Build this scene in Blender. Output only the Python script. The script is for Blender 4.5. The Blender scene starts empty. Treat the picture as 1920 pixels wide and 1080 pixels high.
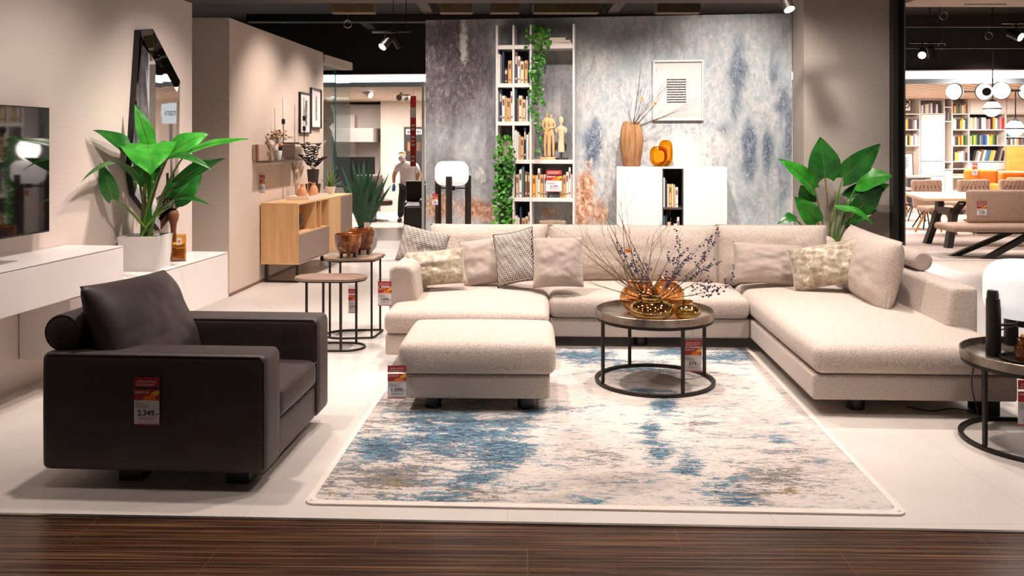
import bpy, math, random
from mathutils import Vector, Matrix, Euler, noise
C = bpy.context.scene.collection
R = math.radians
F = 1660.0; HZ = 268.0; CX = 960.0; EYE = 1.7
def V(*a): return Vector(a)
def fl(x, y): Y = F*EYE/(y-HZ); return V((x-CX)*Y/F, Y, 0)                    # pixel of the photo -> point on the floor
def pz(x, y, z): Y = F*(EYE-z)/(y-HZ); return V((x-CX)*Y/F, Y, z)             # -> point at a height
def pY(x, y, Y): return V((x-CX)*Y/F, Y, EYE-(y-HZ)*Y/F)                      # -> point at a distance
def zat(y, Y): return EYE-(y-HZ)*Y/F
def s2l(c): c = c/255; return c/12.92 if c <= .04045 else ((c+.055)/1.055)**2.4
def col(r, g, b): return (s2l(r), s2l(g), s2l(b), 1)

# ---------------------------------------------------------------- materials
MATS = {}
class NT:
    def __init__(s, name):
        s.m = bpy.data.materials.new(name); s.m.use_nodes = True
        s.t = s.m.node_tree; s.t.nodes.clear()
        s.out = s.n('ShaderNodeOutputMaterial')
    def n(s, t, **kw):
        nd = s.t.nodes.new(t)
        for k, v in kw.items(): setattr(nd, k, v)
        return nd
    def l(s, a, b): s.t.links.new(a, b)
    def put(s, sock, v):
        if hasattr(v, 'links'): s.l(v, sock)
        elif v is not None: sock.default_value = v
    def coord(s, kind='Object', scale=(1,1,1), rot=(0,0,0), loc=(0,0,0)):
        tc = s.n('ShaderNodeTexCoord'); mp = s.n('ShaderNodeMapping')
        s.l(tc.outputs[kind], mp.inputs[0])
        mp.inputs['Scale'].default_value = scale; mp.inputs['Rotation'].default_value = rot; mp.inputs['Location'].default_value = loc
        return mp.outputs[0]
    def noise(s, vec, scale=5, detail=3, rough=.55, dist=0):
        nd = s.n('ShaderNodeTexNoise'); s.l(vec, nd.inputs['Vector'])
        nd.inputs['Scale'].default_value = scale; nd.inputs['Detail'].default_value = detail
        nd.inputs['Roughness'].default_value = rough; nd.inputs['Distortion'].default_value = dist
        return nd.outputs[0]
    def ramp(s, fac, stops, interp='LINEAR'):
        nd = s.n('ShaderNodeValToRGB'); s.put(nd.inputs[0], fac); cr = nd.color_ramp; cr.interpolation = interp
        while len(cr.elements) < len(stops): cr.elements.new(.5)
        for e, (p, c) in zip(cr.elements, stops):
            e.position = p; e.color = c if len(c) == 4 else (*c, 1)
        return nd.outputs[0]
    def mix(s, fac, a, b, mode='MIX'):
        nd = s.n('ShaderNodeMix', data_type='RGBA', blend_type=mode)
        s.put(nd.inputs[0], fac); s.put(nd.inputs[6], a); s.put(nd.inputs[7], b)
        return nd.outputs[2]
    def math(s, op, a, b=None, clamp=False):
        nd = s.n('ShaderNodeMath', operation=op); nd.use_clamp = clamp
        s.put(nd.inputs[0], a); s.put(nd.inputs[1], b)
        return nd.outputs[0]
    def bump(s, h, strength=.3, dist=.002):
        nd = s.n('ShaderNodeBump'); nd.inputs['Strength'].default_value = strength; nd.inputs['Distance'].default_value = dist
        s.l(h, nd.inputs['Height']); return nd.outputs[0]
    def principled(s, base, rough=.5, metal=0, normal=None, **kw):
        p = s.n('ShaderNodeBsdfPrincipled'); s.put(p.inputs['Base Color'], base); s.put(p.inputs['Roughness'], rough)
        s.put(p.inputs['Metallic'], metal)
        if normal is not None: s.l(normal, p.inputs['Normal'])
        for k, v in kw.items(): s.put(p.inputs[k.replace('_', ' ')], v)
        s.l(p.outputs[0], s.out.inputs[0]); return p

def flat(name, c, rough=.5, metal=0, var=.06, scale=8, bump=0, bscale=60, **kw):
    """simple procedural surface: colour with a little noise variation"""
    if name in MATS: return MATS[name]
    t = NT(name); co = t.coord()
    n = t.noise(co, scale, 3)
    a = tuple(x*(1-var) for x in c[:3])+(1,); b = tuple(min(1, x*(1+var)) for x in c[:3])+(1,)
    nrm = t.bump(t.noise(co, bscale, 2), bump) if bump else None
    t.principled(t.ramp(n, [(.3, a), (.7, b)]), rough, metal, nrm, **kw)
    MATS[name] = t.m; return t.m
def emit(name, c, s):
    if name in MATS: return MATS[name]
    t = NT(name); e = t.n('ShaderNodeEmission'); e.inputs[0].default_value = c; e.inputs[1].default_value = s
    t.l(e.outputs[0], t.out.inputs[0]); MATS[name] = t.m; return t.m
def glass(name, c, gloss=.12, rough=.02, edge=.6):
    """thin tinted glass: see-through with a fresnel gloss"""
    if name in MATS: return MATS[name]
    t = NT(name); tr = t.n('ShaderNodeBsdfTransparent'); tr.inputs[0].default_value = c
    g = t.n('ShaderNodeBsdfGlossy'); g.inputs[0].default_value = (1, 1, 1, 1); g.inputs[1].default_value = rough
    lw = t.n('ShaderNodeLayerWeight'); lw.inputs[0].default_value = .35
    f = t.math('MULTIPLY_ADD', lw.outputs['Fresnel'], edge); f.node.inputs[2].default_value = gloss; f.node.use_clamp = True
    mx = t.n('ShaderNodeMixShader'); t.l(f, mx.inputs[0]); t.l(tr.outputs[0], mx.inputs[1]); t.l(g.outputs[0], mx.inputs[2])
    t.l(mx.outputs[0], t.out.inputs[0]); MATS[name] = t.m; return t.m
def fabric(name, c1, c2, c3, scale=260, bump=.5, rough=.9, sheen=.2):
    if name in MATS: return MATS[name]
    t = NT(name); co = t.coord()
    n = t.noise(co, scale, 2, .7); n2 = t.noise(co, 3, 3)
    base = t.ramp(n, [(.34, c3), (.46, c2), (.58, c1)])
    base = t.mix(t.math('MULTIPLY', n2, .25), base, c2)
    t.principled(base, rough, 0, t.bump(n, bump, .003), Sheen_Weight=sheen)
    MATS[name] = t.m; return t.m
def wood(name, c1, c2, c3, axis=0, scale=1.0, rough=.5, coat=0):
    if name in MATS: return MATS[name]
    t = NT(name); sc = [14*scale]*3; sc[axis] = .9*scale
    co = t.coord(scale=tuple(sc)); n = t.noise(co, 1.6, 5, .6, .8)
    sc2 = [70*scale]*3; sc2[axis] = 1.5*scale
    n2 = t.noise(t.coord(scale=tuple(sc2)), 2, 2)
    base = t.ramp(n, [(.3, c1), (.5, c2), (.72, c3)])
    base = t.mix(t.math('MULTIPLY', n2, .3), base, c1)
    t.principled(base, rough, 0, t.bump(n2, .08), Coat_Weight=coat)
    MATS[name] = t.m; return t.m
def leather(name, c, rough=.45):
    if name in MATS: return MATS[name]
    t = NT(name); co = t.coord(); n = t.noise(co, 4, 4); v = t.n('ShaderNodeTexVoronoi'); v.inputs['Scale'].default_value = 180
    t.l(co, v.inputs['Vector'])
    b = t.ramp(n, [(.3, tuple(x*.8 for x in c[:3])), (.7, tuple(x*1.25 for x in c[:3]))])
    t.principled(b, t.math('MULTIPLY_ADD', n, .15, ), 0, t.bump(v.outputs[0], .12, .001)).inputs['Roughness'].default_value = rough
    for l in list(t.t.links):
        if l.to_socket.name == 'Roughness': t.t.links.remove(l)
    MATS[name] = t.m; return t.m
def leafmat(name, c1, c2, rough=.35):
    if name in MATS: return MATS[name]
    t = NT(name); n = t.noise(t.coord(), 9, 3)
    p = t.principled(t.ramp(n, [(.3, c1), (.7, c2)]), rough, Subsurface_Weight=.0)
    MATS[name] = t.m; return t.m

# ---------------------------------------------------------------- mesh builder
class MB:
    def __init__(s): s.v = []; s.f = []; s.mi = []; s.uv = None
    def add(s, vs, fs, M=None, mi=0):
        o = len(s.v)
        for p in vs: s.v.append((M @ Vector(p)) if M else Vector(p))
        for f in fs: s.f.append([i+o for i in f]); s.mi.append(mi)
        return s
    def box(s, x0, x1, y0, y1, z0, z1, M=None, mi=0):
        vs = [(x, y, z) for x in (x0, x1) for y in (y0, y1) for z in (z0, z1)]
        return s.add(vs, [(0,1,3,2), (4,6,7,5), (0,4,5,1), (2,3,7,6), (0,2,6,4), (1,5,7,3)], M, mi)
    def tube(s, pts, r, n=8, M=None, mi=0, closed=False):
        pts = [Vector(p) for p in pts]; k = len(pts)
        rs = r if isinstance(r, (list, tuple)) else [r]*k
        vs = []; up = None
        for i, p in enumerate(pts):
            if closed: d = pts[(i+1) % k]-pts[i-1]
            else: d = pts[min(i+1, k-1)]-pts[max(i-1, 0)]
            if d.length < 1e-9: d = V(0, 0, 1)
            d.normalize()
            if up is None: up = V(0, 0, 1) if abs(d.z) < .9 else V(1, 0, 0)
            a = d.cross(up)
            if a.length < 1e-6: a = d.orthogonal()
            a.normalize(); b = a.cross(d).normalized(); up = b
            for j in range(n):
                t = 2*math.pi*j/n; vs.append(p+(a*math.cos(t)+b*math.sin(t))*rs[i])
        fs = []
        for i in range(k if closed else k-1):
            for j in range(n):
                i2 = (i+1) % k; fs.append((i*n+j, i*n+(j+1) % n, i2*n+(j+1) % n, i2*n+j))
        if not closed: fs += [tuple(range(n))[::-1], tuple(range((k-1)*n, k*n))]
        return s.add(vs, fs, M, mi)
    def cyl(s, p0, p1, r0, r1=None, n=16, M=None, mi=0): return s.tube([p0, p1], [r0, r0 if r1 is None else r1], n, M, mi)
    def lathe(s, prof, n=32, M=None, mi=0, c=(0,0,0), sx=1, sy=1):
        vs = []; fs = []; k = len(prof)
        for r, z in prof:
            for j in range(n):
                t = 2*math.pi*j/n; vs.append((c[0]+r*math.cos(t)*sx, c[1]+r*math.sin(t)*sy, c[2]+z))
        for i in range(k-1):
            for j in range(n): fs.append((i*n+j, i*n+(j+1) % n, (i+1)*n+(j+1) % n, (i+1)*n+j))
        if prof[0] == prof[-1]: return s.add(vs, fs, M, mi)
        if prof[0][0] > 1e-6: fs.append(tuple(range(n))[::-1])
        if prof[-1][0] > 1e-6: fs.append(tuple(range((k-1)*n, k*n)))
        return s.add(vs, fs, M, mi)
    def prism(s, poly, z0, z1, M=None, mi=0):
        """outline in x,y extruded z0..z1"""
        n = len(poly); vs = [(x, y, z0) for x, y in poly]+[(x, y, z1) for x, y in poly]
        return s.add(vs, [tuple(range(n))[::-1], tuple(range(n, 2*n))]+[(i, (i+1) % n, n+(i+1) % n, n+i) for i in range(n)], M, mi)
    def prism_y(s, poly, y0, y1, M=None, mi=0):
        """outline in x,z extruded along y"""
        n = len(poly); vs = [(x, y0, z) for x, z in poly]+[(x, y1, z) for x, z in poly]
        return s.add(vs, [tuple(range(n)), tuple(range(n, 2*n))[::-1]]+[(i, n+i, n+(i+1) % n, (i+1) % n) for i in range(n)], M, mi)
    def grid(s, fn, nu, nv, M=None, mi=0):
        vs = [fn(i/nu, j/nv) for j in range(nv+1) for i in range(nu+1)]; w = nu+1
        return s.add(vs, [(j*w+i, j*w+i+1, (j+1)*w+i+1, (j+1)*w+i) for j in range(nv) for i in range(nu)], M, mi)
    def mesh(s, name, mats, smooth=True, angle=38):
        me = bpy.data.meshes.new(name); me.from_pydata([tuple(v) for v in s.v], [], s.f); me.update()
        for m in (mats if isinstance(mats, (list, tuple)) else [mats]): me.materials.append(m)
        for p, i in zip(me.polygons, s.mi): p.material_index = i
        if smooth:
            me.polygons.foreach_set('use_smooth', [True]*len(me.polygons)); me.set_sharp_from_angle(angle=R(angle))
        return me
    def build(s, name, mats, parent=None, loc=None, rz=0, bevel=0, smooth=True, angle=38, seg=2):
        import bmesh
        me = s.mesh(name, mats, smooth, angle)
        bm = bmesh.new(); bm.from_mesh(me); bmesh.ops.recalc_face_normals(bm, faces=bm.faces); bm.to_mesh(me); bm.free()
        o = bpy.data.objects.new(name, me); C.objects.link(o)
        if parent: o.parent = parent
        if loc is not None: o.location = loc
        if rz: o.rotation_euler.z = rz
        if bevel:
            b = o.modifiers.new('bevel', 'BEVEL'); b.width = bevel; b.segments = seg; b.limit_method = 'ANGLE'; b.angle_limit = R(40)
        return o
def tag(o, label=None, cat=None, group=None, kind=None):
    if label: o['label'] = label
    if cat: o['category'] = cat
    if group: o['group'] = group
    if kind: o['kind'] = kind
    return o
def T(name, label, cat, loc=(0,0,0), rz=0, group=None):
    o = bpy.data.objects.new(name, None); C.objects.link(o); o.empty_display_size = .1
    o.location = loc; o.rotation_euler = (0, 0, rz) if not isinstance(rz, tuple) else rz
    return tag(o, label, cat, group)
def S(o, label=None): return tag(o, label, None, None, 'structure')
def Mx(loc=(0,0,0), rot=(0,0,0), sc=(1,1,1)):
    return Matrix.Translation(loc) @ Euler(rot).to_matrix().to_4x4() @ Matrix.Diagonal((*sc, 1))
def dup(root, loc, rz=None, label=None, group=None):
    r = root.copy(); C.objects.link(r); r.location = loc
    if rz is not None: r.rotation_euler.z = rz
    if label: r['label'] = label
    if group: r['group'] = group
    for ch in list(root.children):
        c = ch.copy(); C.objects.link(c); c.parent = r
        for g in ch.children: d = g.copy(); C.objects.link(d); d.parent = c
    return r

def softbox(w, d, h, r=.05, crown=0, n=14, bulge=0, seed=0, wr=0):
    """upholstered block 0..w,0..d,0..h with rounded edges, a crowned top and slightly swelling sides"""
    mb = MB(); hw, hd, hh = w/2, d/2, h/2
    def ticks(half):
        e = min(r, half); t = [-half, -half+e*.12, -half+e*.35, -half+e*.7, -half+e]
        k = max(2, min(n, int((half*2-2*e)/.05)+2)); t += [-half+e+(2*half-2*e)*i/k for i in range(1, k)]
        return t+[half-e, half-e*.7, half-e*.35, half-e*.12, half]
    tx, ty, tz = ticks(hw), ticks(hd), ticks(hh)
    def rd(p):
        rr = min(r, hw, hd, hh)
        q = V(max(-hw+rr, min(hw-rr, p.x)), max(-hd+rr, min(hd-rr, p.y)), max(-hh+rr, min(hh-rr, p.z)))
        dlt = p-q
        if dlt.length > 1e-9: p = q+dlt.normalized()*min(rr, max(abs(dlt.x), abs(dlt.y), abs(dlt.z)))
        fx, fy, fz = 1-(p.x/hw)**2, 1-(p.y/hd)**2, 1-(p.z/hh)**2
        fx, fy, fz = max(fx, 0), max(fy, 0), max(fz, 0)
        zz = p.z
        if p.z > 0: zz += crown*(fx**.5)*(fy**.5)*(p.z/hh)
        x = p.x+bulge*(p.x/hw)*fz*fy**.5; y = p.y+bulge*(p.y/hd)*fz*fx**.5
        o = V(x, y, zz)
        if wr:
            k = noise.noise(V(o.x*5+seed, o.y*5, o.z*5))+.5*noise.noise(V(o.x*12+seed, o.y*12, o.z*12)); o += o.normalized()*wr*k
        return o+V(hw, hd, hh)
    def face(ta, tb, fn):
        A, B = len(ta), len(tb); vs = [rd(fn(a, b)) for b in tb for a in ta]
        mb.add(vs, [(j*A+i, j*A+i+1, (j+1)*A+i+1, (j+1)*A+i) for j in range(B-1) for i in range(A-1)])
    face(tx, ty, lambda a, b: V(a, b, hh)); face(tx, ty, lambda a, b: V(a, b, -hh))
    face(tx, tz, lambda a, b: V(a, -hd, b)); face(tx, tz, lambda a, b: V(a, hd, b))
    face(ty, tz, lambda a, b: V(-hw, a, b)); face(ty, tz, lambda a, b: V(hw, a, b))
    return mb
def weld(o, d=.0006):
    import bmesh
    bm = bmesh.new(); bm.from_mesh(o.data); bmesh.ops.remove_doubles(bm, verts=bm.verts, dist=d)
    bmesh.ops.recalc_face_normals(bm, faces=bm.faces); bm.to_mesh(o.data); bm.free()
    o.data.polygons.foreach_set('use_smooth', [True]*len(o.data.polygons)); o.data.update()
    a = o.data.attributes.get('sharp_edge')
    if a: o.data.attributes.remove(a)
    return o
def pillow(w, h, t, seed=0, wr=.012, n=26, ear=.06, sag=0):
    """scatter pillow centred on origin in x,z; thickness along y; pinched edges, pointed corners, soft wrinkles"""
    mb = MB()
    def sh(u, v, side):
        a, b = u*2-1, v*2-1
        k = (1-ear*(1-a*a)*1.0*abs(b)**3)
        k2 = (1-ear*(1-b*b)*1.0*abs(a)**3)
        x, z = a*w/2*k2, b*h/2*k
        th = (max(0, (1-a**4))*max(0, (1-b**4)))**.55*(1-.25*(a*a+b*b)/2)
        y = side*t/2*th
        q = noise.noise(V(a*2.2+seed*3.7, b*2.2, side))*1.0+.6*noise.noise(V(a*5+seed, b*5, side*2))
        y += side*wr*q*th
        z -= sag*(1-a*a)*max(0, b)*h
        return V(x, y, z)
    mb.grid(lambda u, v: sh(u, v, -1), n, n); mb.grid(lambda u, v: sh(u, v, 1), n, n)
    return mb, [sh(i/24, 0, 0) for i in range(24)]+[sh(1, i/24, 0) for i in range(24)]+[sh(1-i/24, 1, 0) for i in range(24)]+[sh(0, 1-i/24, 0) for i in range(24)]

TXT = {}
def text_mb(s, size, bold=0.0, align='LEFT'):
    """lettering as a flat mesh in x,z facing -y, baseline at z=0"""
    cu = bpy.data.curves.new('t', 'FONT'); cu.body = s; cu.size = size; cu.offset = bold*size; cu.resolution_u = 2; cu.align_x = align
    ob = bpy.data.objects.new('t', cu); C.objects.link(ob)
    me = bpy.data.meshes.new_from_object(ob)
    mb = MB(); mb.add([(v.co.x, 0, v.co.y) for v in me.vertices], [tuple(p.vertices) for p in me.polygons])
    bpy.data.objects.remove(ob); bpy.data.curves.remove(cu); bpy.data.meshes.remove(me)
    return mb
def join(mb, other, M=None, mi=0): mb.add(other.v, other.f, M, mi); return mb
# ---------------------------------------------------------------- setting materials
random.seed(7)
def floor_mat():
    t = NT('pale_tiles'); co = t.coord(loc=(2.42, -.35, 0))
    b = t.n('ShaderNodeTexBrick'); t.l(co, b.inputs['Vector']); b.offset = .0
    b.inputs['Scale'].default_value = 1; b.inputs['Brick Width'].default_value = 1.2; b.inputs['Row Height'].default_value = 1.2
    b.inputs['Mortar Size'].default_value = .0014; b.inputs['Mortar Smooth'].default_value = .3
    n = t.noise(t.coord(), 1.3, 4)
    c = t.ramp(n, [(.35, col(208, 199, 191)), (.65, col(219, 210, 202))])
    n2 = t.noise(t.coord(), 60, 2)
    c = t.mix(t.math('MULTIPLY', n2, .08), c, col(180, 172, 165))
    c = t.mix(t.math('MULTIPLY', b.outputs['Fac'], .6), c, col(150, 140, 130))
    t.principled(c, t.math('MULTIPLY_ADD', n, .12), 0, None).inputs['Specular IOR Level'].default_value = .35
    t.m.node_tree.nodes[-1]
    for nd in t.t.nodes:
        if nd.type == 'MATH' and nd.operation == 'MULTIPLY_ADD': nd.inputs[2].default_value = .3
    return t.m
def strip_wood(name, rz=0):
    t = NT(name)
    co = t.coord(rot=(0, 0, rz))
    def sc(v):
        mp = t.n('ShaderNodeMapping'); t.l(co, mp.inputs[0]); mp.inputs['Scale'].default_value = v; return mp.outputs[0]
    b = t.n('ShaderNodeTexBrick'); t.l(co, b.inputs['Vector']); b.offset = .5
    for k, v in (('Scale', 1), ('Brick Width', 1.3), ('Row Height', .62), ('Mortar Size', .0016), ('Mortar Smooth', .2)): b.inputs[k].default_value = v
    b.inputs['Color1'].default_value = (.35, .35, .35, 1); b.inputs['Color2'].default_value = (.65, .65, .65, 1)
    n = t.noise(sc((1.2, 62, 1)), 1, 4, .7); n2 = t.noise(sc((3, 24, 1)), 1, 3); n3 = t.noise(sc((.8, 105, 1)), 1, 2)
    c = t.ramp(n, [(.34, col(26, 15, 11)), (.46, col(50, 30, 20)), (.56, col(76, 48, 32)), (.68, col(128, 90, 60))])
    c = t.mix(t.math('MULTIPLY', n2, .5), c, col(52, 28, 17))
    c = t.mix(t.ramp(n3, [(.52, (0, 0, 0, 1)), (.66, (.8, .8, .8, 1))]), c, col(136, 98, 64))
    c = t.mix(.25, c, b.outputs['Color'], 'OVERLAY')
    c = t.mix(b.outputs['Fac'], c, col(120, 80, 55))
    t.principled(c, .3, 0, t.bump(n3, .06)); return t.m
M_floor = floor_mat()
M_aisle = strip_wood('zebra_wood', R(1.0)); 
M_wall = flat('warm_plaster', col(219, 205, 196), .75, var=.02, scale=2, bump=.04, bscale=90)
M_wall2 = flat('beige_plaster', col(214, 196, 182), .75, var=.02, scale=2, bump=.04, bscale=90)
M_colm = flat('grey_plaster', col(176, 166, 156), .7, var=.02, scale=2, bump=.04, bscale=90)
M_whitewall = flat('far_plaster', col(226, 214, 204), .8, var=.02, scale=2)
M_black = flat('black_ceiling', col(22, 17, 15), .8, var=.2, scale=3)
M_metal = flat('brushed_metal', col(170, 168, 165), .3, 1, var=.1)
M_whitelac = flat('white_lacquer', col(238, 230, 226), .28, var=.01)
M_blackmet = flat('black_steel', col(48, 43, 40), .42, .6, var=.1, scale=20)
M_darkgap = flat('dark_gap', col(30, 26, 24), .8)

# ---------------------------------------------------------------- floors
e0, e1 = fl(0, 962), fl(1920, 995)
ed = (e1-e0)/(e1.x-e0.x)
def edge(x): return e0+ed*(x-e0.x)
mb = MB(); a, b = edge(-7), edge(10)
mb.prism([(a.x, a.y), (b.x, b.y), (10, 12.78), (-7, 12.78)], -.1, 0); mb.prism([(-7, 12.78), (2.6, 12.78), (2.6, 15.4), (-7, 15.4)], -.1, 0)
S(mb.build('floor', M_floor))
mb = MB(); mb.prism([(a.x, -3), (b.x, -3), (b.x, b.y-.02), (a.x, a.y-.02)], -.1, -.004)
o = S(mb.build('floor_front_aisle', M_aisle))
mb = MB(); mb.prism([(a.x, a.y-.02), (b.x, b.y-.02), (b.x, b.y), (a.x, a.y)], -.1, .002); S(mb.build('trim_1', M_metal))
mb = MB(); mb.box(-8, 2.6, 15.4, 17.7, -.1, -.002); S(mb.build('floor_rear_aisle', strip_wood('rear_wood')))
mb = MB(); mb.box(-8, 2.6, 17.7, 24, -.1, 0); S(mb.build('floor_rear', M_floor))
mb = MB(); mb.box(2.6, 16, 12.78, 24, -.1, 0)
S(mb.build('floor_right', fabric('grey_floor', col(196, 184, 176), col(186, 173, 164), col(165, 150, 142), 40, .1)))
mb = MB(); mb.box(-8, 11, 12.76, 12.79, -.05, .004); S(mb.build('trim_2', flat('floor_joint', col(150, 140, 132), .5)))

# ---------------------------------------------------------------- near walls
def wl(Y, off=0): return V(-3.421+.1078*(Y-5.916)+off*.994, Y-off*.107, 0)        # point on the left wall, off = into the room
LR = math.atan2(.1078, 1)
mb = MB(); p, q = wl(-1), wl(8.65); n = V(-.2, .02, 0)
mb.prism([(p.x, p.y), (q.x, q.y), (q.x-.2, q.y+.02), (p.x-.2, p.y+.02)], 0, 3.066)
S(mb.build('wall_left', M_wall))
def w2(Y, off=0): return V(-3.13+.061*(Y-9.8)+off, Y-off*.061, 0)
mb = MB(); p, q = w2(9.8), w2(13.6)
mb.prism([(p.x, p.y), (q.x, q.y), (q.x-.18, q.y), (p.x-.18, p.y+.18), (-5.5, p.y+.18), (-5.5, p.y)], 0, 3.085)
S(mb.build('wall_left_rear', M_wall2))
mb = MB(); mb.prism([(p.x, p.y), (q.x, q.y), (q.x+.012, q.y), (p.x+.012, p.y)], 0, .03); S(mb.build('baseboard_left', flat('joint_brown', col(120, 90, 75), .6)))

# mural wall
BW0, BW1, BH = V(-.976, 10.0, 0), V(2.994, 9.465, 0), 3.086
BD = (BW1-BW0).normalized(); BN = V(BD.y, -BD.x, 0); BA = math.atan2(BD.y, BD.x); BL = (BW1-BW0).length
def bwall(px, off=0):
    """point at the foot of the mural wall seen at column px, off = distance in front of it"""
    k = (px-CX)/F; o = BW0+BN*off
    s = (k*o.y-o.x)/(BD.x-k*BD.y); return o+BD*s
BLOBS = {
 'dark': [(840,130,120,130,.95),(835,330,70,110,.5),(960,230,90,260,.6),(1040,190,60,160,.5),(1480,60,60,60,.35),(1240,75,90,40,.4)],
 'blue': [(1112,270,22,55,1),(1135,250,40,25,.5),(1385,130,24,75,.8),(1378,200,12,60,.7),(1450,150,16,60,.6),(1465,190,25,50,.75),(1405,290,18,70,.95),(1440,280,14,70,.8),(1480,250,12,110,.7),(1430,370,60,50,.55),(1440,240,60,18,.5),(1360,250,25,30,.5),(1300,285,15,25,.45),(1470,330,25,70,.6),(1100,215,40,30,.3),(910,230,25,40,.3)],
 'rust': [(1098,370,22,60,1),(1086,402,18,30,1),(1125,395,20,40,.6),(890,395,60,36,.7),(825,392,40,34,.75),(1040,398,40,20,.6)],
 'pale': [(1180,290,90,90,.55),(1280,290,80,60,.8),(1330,180,60,80,.35),(1110,120,60,80,.45),(1352,275,20,30,.7),(870,80,10,60,.8),(1130,160,60,60,.3),(1380,350,20,40,.4),(900,330,40,30,.35)]}
mb = MB(); NX, NZ = 150, 116
mb.grid(lambda u, v: V(u*BL, 0, v*BH), NX, NZ); nfront = len(mb.v)
mb.box(0, BL, .002, .16, 0, BH)
t = NT('mural_plaster')
def att(nm):
    nd = t.n('ShaderNodeAttribute'); nd.attribute_name = nm; return nd.outputs['Fac']
cv = t.coord(scale=(2.6, 1, 1.3)); nb = t.noise(cv, 1.6, 7, .72, .35); nf = t.noise(t.coord(scale=(1.3, 1, .8)), 14, 7, .85, .3); nff = t.noise(t.coord(scale=(1, 1, 1.6)), 48, 4, .75, .5)
def sel(nm, lo=.38, hi=.62, k=.9):
    s = t.math('ADD', att(nm), t.math('MULTIPLY', t.math('SUBTRACT', t.math('ADD', t.math('ADD', t.math('MULTIPLY', nb, .45), t.math('MULTIPLY', nf, .35)), t.math('MULTIPLY', nff, .2)), .5), k*3.6))
    return t.ramp(s, [(lo, (0,0,0,1)), (hi, (1,1,1,1))])
base = t.ramp(nf, [(.34, col(134, 140, 148)), (.48, col(178, 186, 190)), (.6, col(208, 210, 208))])
base = t.mix(t.ramp(nb, [(.45, (0,0,0,1)), (.62, (.7,.7,.7,1))]), base, col(164, 182, 188))
base = t.mix(t.ramp(nb, [(.3, (.7,.7,.7,1)), (.44, (0,0,0,1))]), base, col(206, 198, 194))
dk = t.ramp(nf, [(.36, col(44, 41, 48)), (.47, col(82, 76, 84)), (.56, col(116, 107, 112)), (.66, col(166, 152, 150))])
base = t.mix(sel('dark', .15, .7, .7), base, dk)
bl = t.ramp(t.math('ADD', t.math('MULTIPLY', nf, .6), t.math('MULTIPLY', nff, .4)), [(.38, col(46, 56, 76)), (.47, col(88, 102, 122)), (.55, col(136, 150, 162)), (.62, col(196, 202, 204))])
base = t.mix(sel('blue', .36, .66), base, bl)
base = t.mix(sel('pale', .4, .7), base, col(226, 222, 216))
ru = t.ramp(nf, [(.36, col(84, 58, 46)), (.46, col(166, 112, 78)), (.54, col(206, 170, 142)), (.62, col(232, 220, 210))])
base = t.mix(sel('rust', .36, .6), base, ru)
base = t.mix(t.ramp(nff, [(.66, (0,0,0,1)), (.72, (.75,.75,.75,1))]), base, col(222, 214, 208))
t.principled(base, .6, 0, t.bump(nf, .35, .006))
o = mb.build('wall_back', t.m, loc=BW0, rz=BA, smooth=False)
me = o.data
for k, bl_ in BLOBS.items():
    at = me.attributes.new(k, 'FLOAT', 'POINT'); vals = []
    for v in me.vertices:
        w = BW0+BD*v.co.x; x = CX+F*w.x/w.y; y = HZ-F*(v.co.z-EYE)/w.y; m = 0
        for (cx, cy, rx, ry, wt) in bl_:
            d = ((x-cx)/rx)**2+((y-cy)/ry)**2; m = max(m, wt*math.exp(-d*.9))
        vals.append(m)
    at.data.foreach_set('value', vals)
S(o)
# column and metal post
mb = MB(); ca, cb = V(526/F*9.46, 9.46, 0), V(547/F*9.1, 9.1, 0); cc = V(708/F*8.98, 8.98, 0)
mb.prism([(ca.x, ca.y), (cb.x, cb.y), (cc.x, cc.y), (cc.x+.05, cc.y+.4), (ca.x+.4, ca.y+.4)], 0, 3.9); S(mb.build('wall_right', M_colm))
mb = MB(); p = V(712/F*8.95, 8.95, 0)
mb.box(p.x-.005, p.x+.05, 8.9, 9.3, 0, 3.9); o = mb.build('trim_3', flat('dark_post', col(84, 82, 78), .3, .7)); S(o)
mb = MB(); mb.box(p.x+.055, p.x+.085, 8.86, 9.3, 0, 3.9); S(mb.build('trim_4', flat('black_post', col(20, 19, 18), .3, .3)))
mb = MB(); mb.box(p.x+.085, p.x+.1, 8.86, 9.3, 0, 3.9); S(mb.build('trim_5', flat('post_edge', col(140, 134, 126), .4, .6)))

# ---------------------------------------------------------------- ceiling, fascia, far walls
mb = MB(); mb.box(-9, 15, -3, 17, 3.95, 4.05); S(mb.build('ceiling', M_black))
M_beam = flat('brown_beam', col(74, 60, 53), .7, var=.12); M_olive = flat('olive_board', col(112, 98, 66), .7, var=.2)
def beam(nm, m, *b):
    mb = MB(); mb.box(*b); return S(mb.build(nm, m))
beam('ceiling_beam', M_beam, -4.2, 4.0, 11.0, 11.35, 3.49, 3.62)
beam('ceiling_beam', M_black, -4.2, 4.0, 11.0, 11.35, 3.62, 3.95)
beam('ceiling_beam', M_black, -4.2, 4.2, 14.0, 14.2, 3.62, 3.74)
for i, x in enumerate((-2.6, -1.4, .3, 1.5, 2.7)):
    beam('ceiling_joist', M_beam if i % 2 else M_black, x, x+.16, 11.4, 16, 3.74, 3.9)
for x0, x1 in ((-2.5, -1.9), (-1.0, -.55), (-.3, .1), (.3, 1.2), (2.0, 2.6)):
    beam('ceiling_panel', M_olive, x0, x1, 12.2, 12.4, 3.5, 3.95)
beam('ceiling_beam', M_beam, -3.6, 6, 10.2, 10.4, 3.5, 3.9)
fa, fb = V(-6, 16.75, 0), V(13, 15.1, 0); fd = (fb-fa).normalized(); FA = math.atan2(fd.y, fd.x); FL_ = (fb-fa).length
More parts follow.
